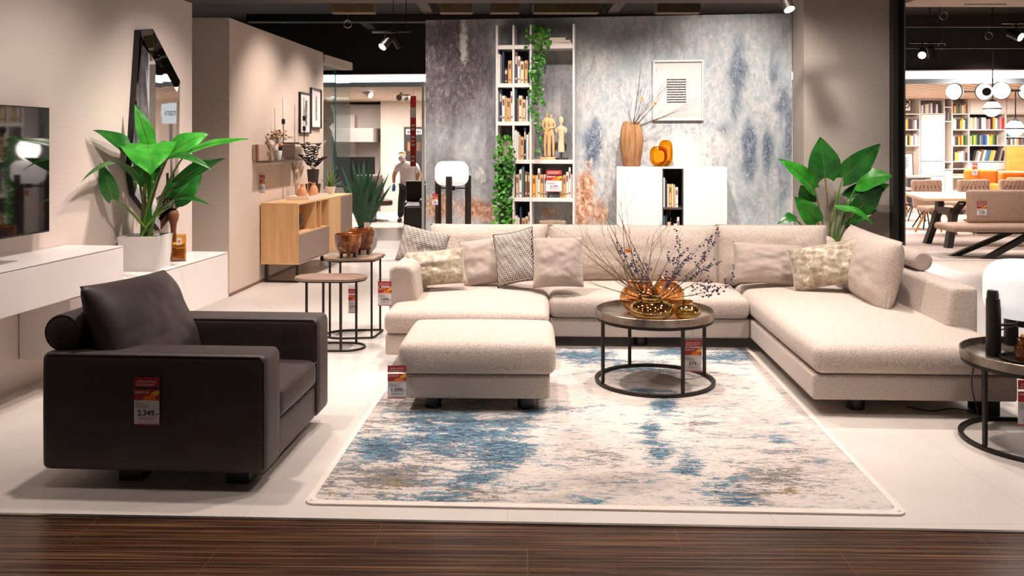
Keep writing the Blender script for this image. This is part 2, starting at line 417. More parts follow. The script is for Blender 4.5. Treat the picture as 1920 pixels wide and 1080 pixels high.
def fas(nm, m, z0, z1, y0, y1, s0=0, s1=FL_):
    mb = MB(); mb.box(s0, s1, y0, y1, z0, z1); return S(mb.build(nm, m, loc=fa, rz=FA))
fas('wall_bulkhead', flat('bulkhead', col(34, 28, 26), .8), 2.985, 3.95, -.02, .2)
fas('trim_6', flat('bulkhead_lip', col(140, 120, 110), .6), 2.965, 2.985, -.06, .2)
fas('ceiling_light_cove', emit('cove_glow', (1, .96, .93, 1), 7), 2.83, 2.965, .0, .1)
fas('wall_fascia', flat('pale_fascia', col(190, 204, 216), .6), 2.74, 2.83, .0, .1)
M_slat = NT('slat_ceiling'); w_ = M_slat.n('ShaderNodeTexWave'); M_slat.l(M_slat.coord(rot=(0, 0, .75)), w_.inputs[0]); w_.inputs['Scale'].default_value = 1.1; w_.inputs['Distortion'].default_value = 0
M_slat.principled(M_slat.ramp(w_.outputs[1], [(.04, col(120, 100, 84)), (.12, col(212, 190, 170)), (.9, col(222, 202, 182))]), .6); M_slat = M_slat.m
mb = MB(); mb.box(0, FL_, .1, 8.5, 2.74, 2.8); S(mb.build('ceiling_slatted', M_slat, loc=fa, rz=FA))
# far left room: white walls behind the rear aisle
mb = MB(); mb.box(-7, -1.9, 22.6, 22.8, 0, 2.78); S(mb.build('wall_far_left', M_whitewall))
mb = MB(); mb.box(-3.25, -1.0, 21.9, 22.1, 0, 2.78); S(mb.build('wall_far_panel', flat('far_grey', col(205, 192, 180), .8)))
mb = MB(); mb.box(-5.7, -3.95, 22.2, 22.6, 0, 2.4); S(mb.build('wall_far_box', M_whitewall))
mb = MB(); mb.box(-2.2, 3, 23.2, 23.4, 0, 2.78); S(mb.build('wall_far_middle', M_whitewall))
mb = MB(); mb.box(-7.2, -7, 14, 22.8, 0, 2.78); S(mb.build('wall_far_side', M_whitewall))
mb = MB(); mb.box(-7, -1.9, 22.55, 22.6, 2.68, 2.74); S(mb.build('trim_7', M_darkgap))
mb = MB(); q = bwall(797); mb.box(-1.53, -1.49, 15.0, 15.1, 0, 2.74); S(mb.build('trim_8', flat('pale_post', col(205, 212, 210), .4)))
mb = MB(); mb.box(7.4, 16, 21.5, 21.7, 0, 2.9); S(mb.build('wall_far_right', M_whitewall))
mb = MB(); mb.box(3.4, 7.4, 21.9, 22.1, 0, 2.9); S(mb.build('wall_far_right_return', M_whitewall))

# ---------------------------------------------------------------- camera
cam = bpy.data.cameras.new('camera'); cam.sensor_width = 36; cam.lens = 36*F/1920; cam.shift_y = -(540-HZ)/1920; cam.shift_x = 0
co_ = bpy.data.objects.new('camera', cam); C.objects.link(co_); co_.location = (0, 0, EYE); co_.rotation_euler = (R(90), 0, 0)
sc = bpy.context.scene; sc.camera = co_
sc.view_settings.view_transform = 'Standard'; sc.view_settings.look = 'None'; sc.view_settings.gamma = 1; sc.view_settings.use_curve_mapping = False
# ---------------------------------------------------------------- fabrics
M_sofa = fabric('oatmeal_weave', col(220, 206, 195), col(190, 174, 162), col(138, 125, 116), 185, .7)
M_taupe = fabric('taupe_velvet', col(190, 174, 164), col(176, 160, 150), col(160, 144, 134), 300, .2, .8, .5)
M_leather = leather('brown_leather', col(64, 53, 53), .5)
M_blackfoot = flat('black_foot', col(22, 21, 21), .35)
def champagne():
    t = NT('champagne_velvet'); n = t.noise(t.coord(), 16, 6, .7, .5); n2 = t.noise(t.coord(), 120, 2)
    c = t.ramp(n, [(.36, col(132, 118, 98)), (.48, col(168, 154, 132)), (.58, col(196, 184, 162)), (.66, col(232, 226, 212))])
    t.principled(c, .55, .15, t.bump(n, .4, .006), Sheen_Weight=.5); return t.m
M_champ = champagne()
def chevron():
    t = NT('chevron_weave'); co = t.coord(scale=(1, 1, 1), rot=(0, R(28), 0)); sp = t.n('ShaderNodeSeparateXYZ'); t.l(co, sp.inputs[0])
    x, z = sp.outputs[0], sp.outputs[2]
    tri = t.math('PINGPONG', x, .018)
    ph = t.math('MULTIPLY', t.math('ADD', z, tri), 1/.019)
    st = t.math('FRACT', ph)
    brk = t.math('LESS_THAN', t.math('PINGPONG', x, .018), .0022)
    f = t.ramp(t.math('MAXIMUM', st, brk), [(.42, (0,0,0,1)), (.5, (1,1,1,1))])
    c = t.mix(f, col(72, 62, 58), col(206, 196, 186))
    t.principled(c, .85, 0, t.bump(f, .3, .003)); return t.m
M_chev = chevron()

# ---------------------------------------------------------------- rug
NL, NR, FR_ = fl(545, 947), fl(1678, 968), fl(1415, 652)
rc = (NL+FR_)/2; ra = math.atan2((NR-NL).y, (NR-NL).x); rw = (NR-NL).length; rd = (FR_-NR).length
RUGB = {
 'blue': [(860,820,100,42,.95),(930,850,70,40,.95),(720,845,60,26,1.0),(800,790,70,20,.75),(960,800,50,24,.8),(900,900,60,22,.7),(820,935,60,14,.7),(1000,770,40,10,.7),(1060,772,40,7,.75),(1250,760,26,22,.85),(1220,815,20,30,.75),(1235,850,30,18,.8),(1290,880,28,24,.7),(1110,672,50,14,.9),(1190,690,60,12,.7),(1280,664,60,10,.8),(1360,672,60,12,.8),(1360,920,50,18,.6),(1380,945,40,12,.65),(1120,945,40,9,.6),(1460,830,16,8,.5),(1310,830,25,8,.4),(1200,738,30,8,.6),(1080,668,40,10,.9)],
 'dark': [(730,900,90,35,.85),(800,860,100,50,.5),(880,930,90,22,.7),(700,800,60,20,.6),(760,760,80,12,.6),(1440,900,80,28,.65),(1400,930,60,25,.75),(1250,700,80,14,.5),(1390,670,60,14,.8),(1150,900,60,30,.3),(1480,860,60,20,.4),(620,910,40,18,.6),(1130,860,60,24,.4),(1300,800,50,10,.5)],
 'ochre': [(740,915,36,20,.9),(690,920,30,12,.7),(850,870,30,10,.6),(790,800,30,8,.5),(1480,925,30,14,.8),(1390,665,50,10,.75),(620,930,20,8,.7),(1490,890,20,15,.5),(1320,694,30,8,.4)],
 'grey': [(1160,910,160,30,.75),(1080,830,70,40,.55),(700,760,90,30,.6),(1420,800,120,70,.55),(1500,880,120,60,.5),(1060,940,120,14,.7),(900,760,140,20,.5),(1300,760,140,40,.35),(640,880,70,50,.6)]}
t = NT('abstract_rug')
cs = t.coord(scale=(1, 3.0, 1)); s1 = t.noise(cs, 3.4, 8, .74, .5); s2 = t.noise(t.coord(scale=(1, 3.4, 1)), 13, 5, .78); s3 = t.noise(t.coord(scale=(1, 2.6, 1)), 70, 2, .6)
def rsel(nm, lo, hi, k=1.7, bias=0):
    nd = t.n('ShaderNodeAttribute'); nd.attribute_name = nm
    q = t.math('ADD', t.math('MULTIPLY', s1, .42), t.math('ADD', t.math('MULTIPLY', s2, .46), t.math('MULTIPLY', s3, .12)))
    s = t.math('ADD', nd.outputs['Fac'], t.math('MULTIPLY', t.math('SUBTRACT', q, .5+bias), k*3.4))
    return t.ramp(s, [(lo, (0,0,0,1)), (hi, (1,1,1,1))])
base = t.ramp(s2, [(.36, col(170, 158, 150)), (.44, col(204, 193, 185)), (.6, col(214, 203, 195))])
gr = t.ramp(s1, [(.35, col(146, 134, 128)), (.5, col(178, 166, 158)), (.65, col(198, 186, 178))])
base = t.mix(rsel('grey', .38, .43, 2.2), base, gr)
dk = t.ramp(s2, [(.35, col(52, 56, 66)), (.47, col(98, 92, 90)), (.56, col(140, 128, 120)), (.66, col(112, 104, 100))])
base = t.mix(rsel('dark', .42, .46, 2.4), base, dk)
base = t.mix(rsel('ochre', .46, .5, 2.4, .02), base, t.ramp(s3, [(.4, col(108, 90, 60)), (.6, col(150, 128, 92))]))
bl = t.ramp(s2, [(.4, col(18, 34, 54)), (.46, col(30, 70, 96)), (.53, col(62, 112, 134)), (.6, col(120, 146, 154))])
base = t.mix(rsel('blue', .40, .43, 2.2), base, bl)
spk = t.math('MULTIPLY', rsel('blue', .2, .5, .01), t.ramp(t.noise(t.coord(scale=(1, 3.2, 1), loc=(3, 5, 0)), 15, 5, .8), [(.56, (0,0,0,1)), (.58, (1,1,1,1))]))
base = t.mix(spk, base, col(22, 40, 62))
spk = t.math('MULTIPLY', rsel('dark', .15, .45, .01), t.ramp(t.noise(t.coord(scale=(1, 3.2, 1), loc=(8, 1, 0)), 17, 5, .8), [(.57, (0,0,0,1)), (.59, (1,1,1,1))]))
base = t.mix(spk, base, col(38, 42, 54))
hs = t.math('SUBTRACT', t.math('MULTIPLY', s3, .3), 0)
t.principled(t.mix(t.ramp(s3, [(.5, (0,0,0,1)), (.7, (.22,.22,.22,1))]), base, col(160, 150, 142)), .95, 0, t.bump(s3, .25, .003), Sheen_Weight=.15)
M_rugedge = flat('rug_binding', col(226, 216, 206), .9)
mb = MB(); mb.grid(lambda u, v: V((u-.5)*rw*.985, (v-.5)*rd*.985, .012), 130, 150); nf_ = len(mb.f)
mb.box(-rw*.4925, rw*.4925, -rd*.4925, rd*.4925, .001, .0115)
rug = T('rug', 'large abstract rug in faded cream, grey and blue lying under the round coffee table', 'rug', rc, ra)
o = mb.build('pile', t.m, rug, smooth=False)
Mr = Matrix.Translation(rc) @ Matrix.Rotation(ra, 4, 'Z')
for k, bl_ in RUGB.items():
    at = o.data.attributes.new(k, 'FLOAT', 'POINT'); vals = []
    for v in o.data.vertices:
        w = Mr @ v.co; x = CX+F*w.x/w.y; y = HZ+F*EYE/w.y
        vals.append(max(wt*math.exp(-.9*(((x-cx)/rx)**2+((y-cy)/ry)**2)) for cx, cy, rx, ry, wt in bl_))
    at.data.foreach_set('value', vals)
mb = MB(); a_, b_ = rw/2, rd/2; r_ = .05; pts = []
for cx, cy, t0 in ((a_-r_, b_-r_, 0), (-a_+r_, b_-r_, 90), (-a_+r_, -b_+r_, 180), (a_-r_, -b_+r_, 270)):
    for k in range(5): th = R(t0+90*k/4); pts.append(V(cx+r_*math.cos(th), cy+r_*math.sin(th), .007))
inner = [V(p.x*.975, p.y*.978, .0135) for p in pts]; n = len(pts)
vs = [V(p.x, p.y, .0005) for p in pts]+[V(p.x, p.y, .010) for p in pts]+inner
mb.add(vs, [(i, (i+1) % n, n+(i+1) % n, n+i) for i in range(n)]+[(n+i, n+(i+1) % n, 2*n+(i+1) % n, 2*n+i) for i in range(n)]); mb.build('binding', M_rugedge, rug, smooth=False)

# ---------------------------------------------------------------- price tags
M_tagw = flat('tag_paper', col(238, 233, 234), .5, var=.01); M_tagr = flat('tag_red', col(178, 42, 48), .5, var=.04); M_tago = flat('tag_orange', col(240, 130, 30), .5); M_tagy = flat('tag_yellow', col(246, 190, 50), .5)
M_ink = flat('ink', col(40, 38, 42), .6); M_inkw = flat('white_ink', col(240, 225, 220), .6); M_sleeve = glass('clear_sleeve', (.93, .93, .93, 1), .06, .1, .3)
def price_tag(loc, rz, w, price, label, h=None, head='SEGMÜLLER-TIEFPREIS', tilt=0, cord=0, brand='SEGMÜLLER', name='price_tag', small=True):
    """hanging price card: origin at its top edge, facing local -y"""
    h = h or w*2.04
    r = T(name, label, 'price tag', loc, (tilt, 0, rz), 'red and white price tags')
    y = -.001
    def bx(nm, m, x0, x1, z0, z1, yy, par=r):
        b = MB(); b.box(x0*w-w/2, x1*w-w/2, yy-.0008, yy, -z1*h, -z0*h); return b.build(nm, m, par, smooth=False)
    bx('sleeve', M_sleeve, 0, 1, 0, 1, .0012)
    card = bx('card', M_tagw, .02, .98, .33, .97, 0)
    hd = bx('header', M_tagr, .02, .98, .11, .29, 0)
    band = bx('banner', M_tagr, .02, .98, .33, .53, -.0012, card); bx('foot_strip', M_tagr, .02, .98, .965, .99, -.0012, card)
    b = MB(); pts = [(.36, .53), (.42, .47), (.52, .44), (.62, .445), (.7, .42), (.8, .43), (.86, .47), (.87, .53)]
    b.prism_y([(p[0]*w-w/2, -p[1]*h) for p in pts], -.0032, -.0022); b.build('orange_mark', M_tago, card, smooth=False)
    b = MB(); pts = [(.62, .44), (.7, .39), (.82, .36), (.98, .345), (.98, .40), (.9, .44), (.84, .45), (.76, .42)]
    b.prism_y([(p[0]*w-w/2, -p[1]*h) for p in pts], -.0036, -.0026); b.build('yellow_mark', M_tagy, card, smooth=False)
    b = text_mb(price, .145*h, .018, 'CENTER'); q = MB(); join(q, b, Mx((w*.06, -.0026, -.81*h))); q.build('price', M_ink, card, smooth=False)
    q = MB(); join(q, text_mb(brand, .085*w*1.2, .02), Mx((-.44*w, -.0026, -.40*h))); q.build('lettering', M_inkw, band, smooth=False)
    q = MB(); join(q, text_mb(head, min(.105*w, 1.45*w/max(1, len(head))), .02, 'CENTER'), Mx((0, -.0022, -.20*h)))
    for k in range(2): q.box(-.4*w, .4*w*(.9-.2*k), -.0022, -.002, -(.235+.025*k)*h, -(.228+.025*k)*h)
    q.build('lettering', M_inkw, hd, smooth=False)
    q = MB()
    for k, (zz, ln) in enumerate(((.575, .16), (.6, .38), (.625, .55), (.645, .48), (.665, .6), (.845, .6), (.865, .7), (.885, .55), (.935, .8))):
        x0 = -.42 if k < 5 else -.3; q.box(x0*w, (x0+ln)*w, -.0022, -.002, -(zz+.006)*h, -zz*h)
    q.build('small_print', flat('grey_ink', col(120, 118, 122), .6), card, smooth=False)
    if cord: b = MB(); b.tube([(0, .002, 0), (0, .004, cord)], .0012, 5); b.build('cord', M_ink, r)
    return r

# ---------------------------------------------------------------- armchair
AO = V(-2.325, 4.366, 0); AR = R(-3.6)
ach = T('armchair', 'large dark brown leather armchair with low wide arms on the left by the rug', 'armchair', AO, AR)
W_, D_ = 1.13, 1.14;                                        # along local x (front faces +x), along local y
def sb(nm, m, par, x, y, z, w, d, h, r, rot=None, **kw):
    o = softbox(w, d, h, r, **kw).build(nm, m, par, angle=180); weld(o)
    o.location = (x, y, z)
    if rot: o.rotation_euler = rot
    return o
a1 = sb('armrest', M_leather, ach, 0, 0, .085, W_, .235, .58, .035, bulge=.004)
a2 = sb('armrest', M_leather, ach, 0, D_-.235, .085, W_, .235, .58, .035, bulge=.004)
for a, yy in ((a1, 0), (a2, 0)):
    b = MB()
    rr = .012
    for y0 in (.006, .229):
        b.tube([(.03, y0, .572), (W_-.03, y0, .572), (W_-.008, y0, .54), (W_-.008, y0, .03)], .004, 6)
    b.build('seam_piping', M_leather, a)
sb('back_frame', M_leather, ach, 0, .236, .085, .2, D_-.472, .57, .03)
sb('base', M_leather, ach, .2, .237, .085, W_-.215, D_-.474, .19, .02)
sb('seat_cushion', M_leather, ach, .2, .238, .277, W_-.205, D_-.476, .15, .04, crown=.025, bulge=.01)
b = MB(); b.tube([(W_-.002, .26, .418), (W_-.002, D_-.26, .418)], .004, 6); b.build('seam_piping', M_leather, ach)
b = MB(); prof = [(0, 0), (.07, 0), (.088, .012), (.092, .03), (.092, D_-.19), (.088, D_-.172), (.07, D_-.16), (0, D_-.16)]
b.lathe(prof, 28); o = b.build('back_roll', M_leather, ach, loc=(.07, .06, .75)); o.rotation_euler = (R(-90), 0, 0)
b = MB(); b.tube([(.07+.0875*math.cos(k*.262), .07, .75+.0875*math.sin(k*.262)) for k in range(24)], .004, 6, closed=True); b.build('seam_piping', M_leather, ach)
mbp, ol = pillow(.93, .62, .28, 3, .012, 36, ear=.03)
o = weld(mbp.build('back_cushion', M_leather, ach, angle=180), .002); o.rotation_euler = (R(-24), R(3), R(90)); o.location = (.285, D_/2-.05, .675)
for x, y in ((.4, .16), (.95, .16), (.4, D_-.16), (.95, D_-.16)):
    b = MB(); b.box(x-.06, x+.06, y-.05, y+.05, 0, .086); b.build('foot', M_blackfoot, ach, bevel=.004)
p = pY(277, 695, 4.33); price_tag((p.x, p.y-.012, p.z), AR, .131, '2.349,-', 'price tag reading 2.349 hanging on the side of the brown leather armchair', .266, 'SEGMÜLLER-TIEFPREIS', cord=.05)

# ---------------------------------------------------------------- sectional sofa
SO = V(-.956, 6.67, 0); SR = R(-2.5)
Ms = Matrix.Translation(SO) @ Matrix.Rotation(SR, 4, 'Z'); Msi = Ms.inverted()
sofa = T('sectional_sofa', 'large U-shaped oatmeal woven sectional sofa along the rear of the lounge', 'sofa', SO, SR)
BKY = 1.93
sb('base', M_sofa, sofa, 0, 0, .1, 1.228, 1.9, .158, .018)
sb('base', M_sofa, sofa, 1.232, .69, .1, 1.64, 1.21, .158, .018)
sb('base', M_sofa, sofa, 2.876, -1.035, .1, 1.25, 2.93, .158, .018)
sb('seat_cushion', M_sofa, sofa, -.004, -.025, .262, 1.228, 1.72, .165, .05, crown=.05, bulge=.014)
sb('seat_cushion', M_sofa, sofa, 1.236, .655, .262, 1.63, 1.04, .165, .05, crown=.045, bulge=.014)
sb('seat_cushion', M_sofa, sofa, 2.885, -1.06, .262, 1.225, 2.75, .17, .055, crown=.055, bulge=.014)
def arm(nm, poly, y0, y1):
    b = MB(); b.prism_y(poly, y0, y1); o = b.build(nm, M_sofa, sofa, bevel=.03, seg=4, angle=60); return o
arm('armrest', [(-.035, .262), (-.035, .69), (.0, .735), (.12, .735), (.17, .69), (.215, .262)], .33, 1.93)
arm('armrest', [(3.885, .262), (3.955, .722), (4.13, .722), (4.13, .262)], -.52, 1.9)
sb('backrest', M_sofa, sofa, .17, 1.70, .262, 3.75, .22, .40, .05)
sb('back_support', M_sofa, sofa, 2.6, 1.66, .66, 1.3, .2, .17, .08)
b = MB(); LN = 1.55; prof = [(0, 0), (.06, 0), (.075, .015), (.075, LN-.02), (.055, LN), (0, LN)]
b.lathe(prof, 24); o = b.build('side_roll', M_sofa, sofa, loc=(4.075, .24, .80)); o.rotation_euler = (R(-90), 0, 0)
b = MB(); prof = [(0, 0), (.06, 0), (.075, .015), (.075, 2.38), (.055, 2.4), (0, 2.4)]
b.lathe(prof, 24); o = b.build('back_roll', M_sofa, sofa, loc=(.2, 1.84, .73)); o.rotation_euler = (0, R(90), 0)
def bcush(x, y, z, w, h, t, seed, rot, ear=.02, m=M_sofa, nm='back_cushion', sag=0):
    mbp, ol = pillow(w, h, t, seed, .012, 34, ear, sag)
    o = weld(mbp.build(nm, m, sofa, angle=180), .002); o.location = (x, y, z); o.rotation_euler = rot
    b = MB(); b.tube(ol, .004, 5, closed=True); b.build('piping', m, o); return o
def lp(px, py, Y):                                             # pixel + distance -> sofa coordinates
    return Msi @ pY(px, py, Y)
q = lp(916, 475, 8.2); bcush(q.x, q.y, .69, 1.10, .52, .30, 1, (R(-14), 0, 0))
q = lp(1187, 475, 8.05); bcush(q.x, q.y, .685, 1.53, .54, .30, 2, (R(-14), 0, R(-2)), ear=.015)
q = lp(1447, 472, 7.95); bcush(q.x, q.y, .69, .98, .55, .27, 4, (R(-14), 0, R(-2)), ear=.015)
bcush(3.80, .66, .705, 1.42, .55, .28, 6, (R(-12), 0, R(-94)), ear=.03)
b = MB(); b.box(1.035, 1.12, 0, .02, 0, .035)
for (x, y, rect) in ((.14, .15, 0), (1.1, .2, 0), (3.2, -.85, 0), (3.98, -.9, 1), (3.2, 1.6, 0), (.2, 1.7, 0), (2.0, .85, 0), (4.0, 1.6, 0)):
    b = MB()
    if rect: b.box(x-.055, x+.055, y-.1, y+.1, 0, .102); b.build('foot', M_blackfoot, sofa, bevel=.005)
    else: b.cyl((x, y, 0), (x, y, .102), .055, n=24); b.build('foot', M_blackfoot, sofa)
p = pY(723, 520, 6.93); price_tag((p.x-.0, p.y-.05, p.z), 0, .108, '7.899,-', 'price tag reading 7.899 hanging on the left arm of the sectional sofa', .215, 'SEGMÜLLER-TIEFPREIS')

# scatter pillows: (px, py, distance, width, height, thick, lean, roll, yaw, material, piping)
def throw(px, py, Y, w, h, t, seed, lean, roll, yaw, m, label, pipe=None, ear=.07):
    p = pY(px, py, Y); r = T('throw_pillow', label, 'pillow', p, (R(lean), R(roll), R(yaw)), 'throw pillows on the sofa')
    r.rotation_mode = 'YXZ' if False else 'XYZ'
    mbp, ol = pillow(w, h, t, seed, .016, 30, ear)
    weld(mbp.build('cover', m, r, angle=180), .002)
    b = MB(); b.tube(ol, .0045 if pipe else .003, 5, closed=True); b.build('piping' if pipe else 'seam', pipe or m, r)
    return r
M_dkpipe = flat('dark_piping', col(60, 50, 46), .7); M_chpipe = flat('pale_piping', col(205, 196, 180), .7)
throw(793, 464, 7.74, .42, .33, .14, 11, -22, 14, 6, M_chev, 'black and white chevron pillow at the far left, behind the champagne one', ear=.05)
throw(817, 502, 7.42, .50, .31, .16, 12, -26, -5, 4, M_champ, 'crushed champagne velvet throw pillow beside the left arm of the sofa', M_chpipe)
throw(910, 490, 7.66, .42, .42, .17, 13, -24, -9, 0, M_taupe, 'square plain taupe throw pillow left of the tilted chevron pillow', ear=.05)
throw(966, 482, 7.52, .36, .47, .15, 14, -22, -13, -16, M_chev, 'tilted chevron throw pillow with dark piping between two plain taupe pillows', M_dkpipe)
throw(1046, 491, 7.40, .42, .43, .18, 15, -20, -2, -6, M_taupe, 'square plain taupe throw pillow left of the coffee table branches', ear=.05)
throw(1440, 494, 7.62, .60, .36, .16, 16, -22, 3, -4, M_taupe, 'long plain taupe lumbar pillow on the right part of the sofa', ear=.05)
r = throw(1549, 497, 7.28, .58, .37, .16, 17, -24, -13, -22, M_champ, 'crushed champagne velvet pillow with a black label near the right corner of the sofa', M_chpipe)
b = MB(); b.box(.20, .245, -.03, -.02, -.25, -.16); b.build('fabric_label', M_ink, r, bevel=.003)

# ---------------------------------------------------------------- ottoman
OO = V(-.712, 5.55, .013); OR_ = R(-1.5)
ot = T('ottoman', 'square oatmeal woven ottoman on the rug in front of the sofa', 'ottoman', OO, OR_)
sb('base', M_sofa, ot, .03, .01, .082, .92, .73, .15, .02)
sb('cushion', M_sofa, ot, 0, -.015, .235, .98, .78, .195, .05, crown=.025, bulge=.012)
for x, y in ((.2, .14), (.8, .14), (.2, .62), (.8, .62)):
    b = MB(); b.cyl((x, y, 0), (x, y, .085), .058, n=24); b.build('foot', M_blackfoot, ot, bevel=.004)
p = pY(745, 676, 5.5); price_tag((p.x, p.y-.02, p.z), R(2), .118, '1.099,-', 'price tag reading 1.099 hanging at the corner of the ottoman', .232, 'TIEFPREIS-GARANTIE')

# ---------------------------------------------------------------- round tray tables
M_tray = NT('aged_tray'); n_ = M_tray.noise(M_tray.coord(), 6, 5, .65)
M_tray.principled(M_tray.ramp(n_, [(.3, col(104, 94, 86)), (.5, col(150, 138, 126)), (.7, col(186, 172, 156))]), M_tray.ramp(n_, [(.3, (.22,)*3), (.7, (.42,)*3)]), .85); M_tray = M_tray.m
def tray_table(loc, label, angs, rz=0):
    r = T('round_tray_table', label, 'table', loc, rz)
    b = MB(); Rr = .417
    b.lathe([(0, .462), (Rr-.004, .462), (Rr, .466), (Rr, .512), (Rr-.004, .515), (Rr-.009, .512), (Rr-.012, .476), (0, .474)], 64); b.build('tray_top', M_tray, r)
    b = MB(); ring = [(.408*math.cos(2*math.pi*k/64), .408*math.sin(2*math.pi*k/64), .0) for k in range(64)]
    prof = [(.398, .0), (.422, .0), (.422, .022), (.398, .022), (.398, 0)]; b.lathe(prof, 64); b.build('floor_ring', M_blackmet, r)
    b = MB(); b.lathe([(.385, .440), (.409, .440), (.409, .462), (.385, .462), (.385, .440)], 64); b.build('top_ring', M_blackmet, r)
    for a in angs:
        c = V(.400*math.cos(a), .400*math.sin(a), 0); b = MB()
        b.box(-.0105, .0105, -.0105, .0105, .022, .442, Matrix.Translation(c) @ Matrix.Rotation(a, 4, 'Z')); b.build('leg', M_blackmet, r, bevel=.002)
    return r
TC = V(1.01, 6.27, .013); tang = math.atan2(-.38, .127)
tray_table(TC, 'round metal tray coffee table with amber vases on the rug', [tang+k*math.pi/2 for k in range(4)])
TR_ = V(3.0, 5.02, 0); ra2 = math.atan2(4.9-TR_.y, 2.615-TR_.x)
tray_table(TR_, 'round metal tray side table carrying a lamp at the right edge', [ra2+k*math.pi/2 for k in range(4)])
p = pY(1299, 630, 6.2); price_tag((p.x, p.y, p.z), R(-3), .128, '379,-', 'price tag reading 379 hanging under the round coffee table', .253, 'SEGMÜLLER-TIEFPREIS', cord=.09)
p = pY(1931, 702, 4.7); price_tag((p.x, p.y, p.z), R(-3), .128, '379,-', 'price tag cut by the right edge, hanging under the side table with the lamp', .275, 'SEGMÜLLER-TIEFPREIS', cord=.02)

# ---------------------------------------------------------------- oval wooden side tables
M_oldwood = wood('weathered_wood', col(96, 74, 60), col(146, 120, 100), col(176, 152, 130), 0, .8, .5)
M_edge = flat('bronze_edge', col(120, 92, 74), .5, .4)
def stad(L, Wd, cut=0, n=14):
    pts = []; r = Wd/2
    for k in range(n+1): th = R(90+180*k/n); pts.append((-L/2+r+r*math.cos(th), r*math.sin(th)))
    if cut: pts += [(L/2-.03, -r*.98), (L/2, -r*.85), (L/2+cut, r*.85), (L/2+cut-.03, r*.98)]
    else:
        for k in range(n+1): th = R(-90+180*k/n); pts.append((L/2-r+r*math.cos(th), r*math.sin(th)))
    return pts
def oval_table(loc, rz, L, Wd, h, label, legs, cut=0, half=None):
    r = T('oval_side_table', label, 'side table', loc, rz)
    b = MB(); b.prism(stad(L, Wd, cut), h-.024, h); b.build('top', M_oldwood, r, bevel=.006)
    b = MB(); b.prism([(x*.96, y*.95) for x, y in stad(L, Wd, cut)], h-.034, h-.022); b.build('rim_frame', M_blackmet, r)
    b = MB(); b.tube([(x*.93, y*.9, .009) for x, y in stad(L, Wd, cut)], .0095, 6, closed=True); b.build('floor_ring', M_blackmet, r)
    for x, y in legs: b = MB(); b.box(x-.009, x+.009, y-.009, y+.009, 0, h-.03); b.build('leg', M_blackmet, r)
    return r
p = V(-1.50, 7.35, 0)
oval_table(p, R(-1), .60, .33, .595, 'lower oval wooden side table with thin black legs behind the brown armchair', [(-.17, -.145), (-.10, .145), (.11, -.145), (.18, .145)])
p2 = V(-1.43, 7.83, 0)
oval_table(p2, R(6), .46, .37, .70, 'taller wooden side table carrying two amber bowls', [(-.17, -.08), (-.1, .15), (.195, -.16), (.255, .16)], .07)
p = pY(662, 536, 7.75); price_tag((p.x, p.y, p.z), 0, .085, '259,-', 'price tag hanging among the legs of the oval side tables', .24, 'SEGMÜLLER-TIEFPREIS')
# bowls
M_amberceram = NT('amber_glaze'); n_ = M_amberceram.noise(M_amberceram.coord(scale=(1, 1, .5)), 9, 4, .6, 1)
M_amberceram.principled(M_amberceram.ramp(n_, [(.3, col(58, 26, 12)), (.5, col(132, 66, 22)), (.66, col(190, 116, 48)), (.78, col(206, 160, 120))]), .12, 0, None, Coat_Weight=.5); M_amberceram = M_amberceram.m
def bowl(loc, s, label, rz):
    r = T('footed_bowl', label, 'bowl', loc, rz)
    b = MB(); b.lathe([(0, .035), (.05, .037), (.085, .06), (.108, .10), (.116, .15), (.119, .205), (.114, .209), (.110, .205), (.106, .15), (.098, .105), (.075, .07), (0, .055)], 40, Mx(sc=(s, s, s))); b.build('bowl', M_amberceram, r)
    for k in range(3):
        a = 2.09*k+.5; c = V(.066*math.cos(a), .066*math.sin(a), 0)
        b = MB(); b.tube([c*s+V(0, 0, .001), c*s+V(0, 0, .03*s), c*1.1*s+V(0, 0, .062*s)], [.013*s, .017*s, .02*s], 10); b.build('foot', M_amberceram, r)
    return r
bowl(V(-1.43, 7.73, .70), 1.0, 'front amber glazed bowl on three feet on the taller side table', .3)
bowl(V(-1.36, 7.96, .70), 1.06, 'rear amber glazed bowl behind the other one on the taller side table', 1.4)

# ---------------------------------------------------------------- left wall furniture
def lwM(): return Matrix.Translation(wl(0)) @ Matrix.Rotation(-LR, 4, 'Z')
# local frame of the left wall: y along the wall, x into the room
def LW(name, label, cat, Y, off=0, z=0, group=None):
    p = wl(Y, off); return T(name, label, cat, (p.x, p.y, z), -LR, group)
csl = T('floating_console', 'long white wall-mounted media console under the television', 'console', wl(3.9, .006), -LR); 
Lc = (wl(6.63)-wl(3.9)).length
b = MB(); b.box(0, .44, 0, Lc, .662, .926); b.build('body', M_whitelac, csl, bevel=.002)
b = MB(); b.box(0, .452, -.002, Lc+.002, .9275, .936); b.build('top_panel', M_whitelac, csl, bevel=.0015)
b = MB(); b.box(.4405, .4525, .0, Lc/2-.0015, .657, .922); b.build('flap_door', M_whitelac, csl, bevel=.0015)
b = MB(); b.box(.4405, .4525, Lc/2+.0015, Lc, .657, .922); b.build('flap_door', M_whitelac, csl, bevel=.0015)
p = wl(5.63, .2); b = MB(); b.box(-.06, .06, -.1, .1, .936, .942); o = b.build('remote_plate', flat('steel_plate', col(170, 158, 152), .4, .3), loc=(p.x, p.y, 0), rz=-LR); tag(o, 'flat grey metal plate lying on the white media console', 'plate')
cab = T('low_cabinet', 'low white wall-hung cabinet carrying the potted plant and books', 'cabinet', wl(6.1, .006), -LR)
Lk = (wl(8.62)-wl(6.1)).length
b = MB(); b.box(0, .36, 0, Lk, .209, .63); b.build('body', M_whitelac, cab, bevel=.002)
b = MB(); b.box(0, .373, -.001, Lk+.001, .634, .645); b.build('top_panel', M_whitelac, cab, bevel=.0015)
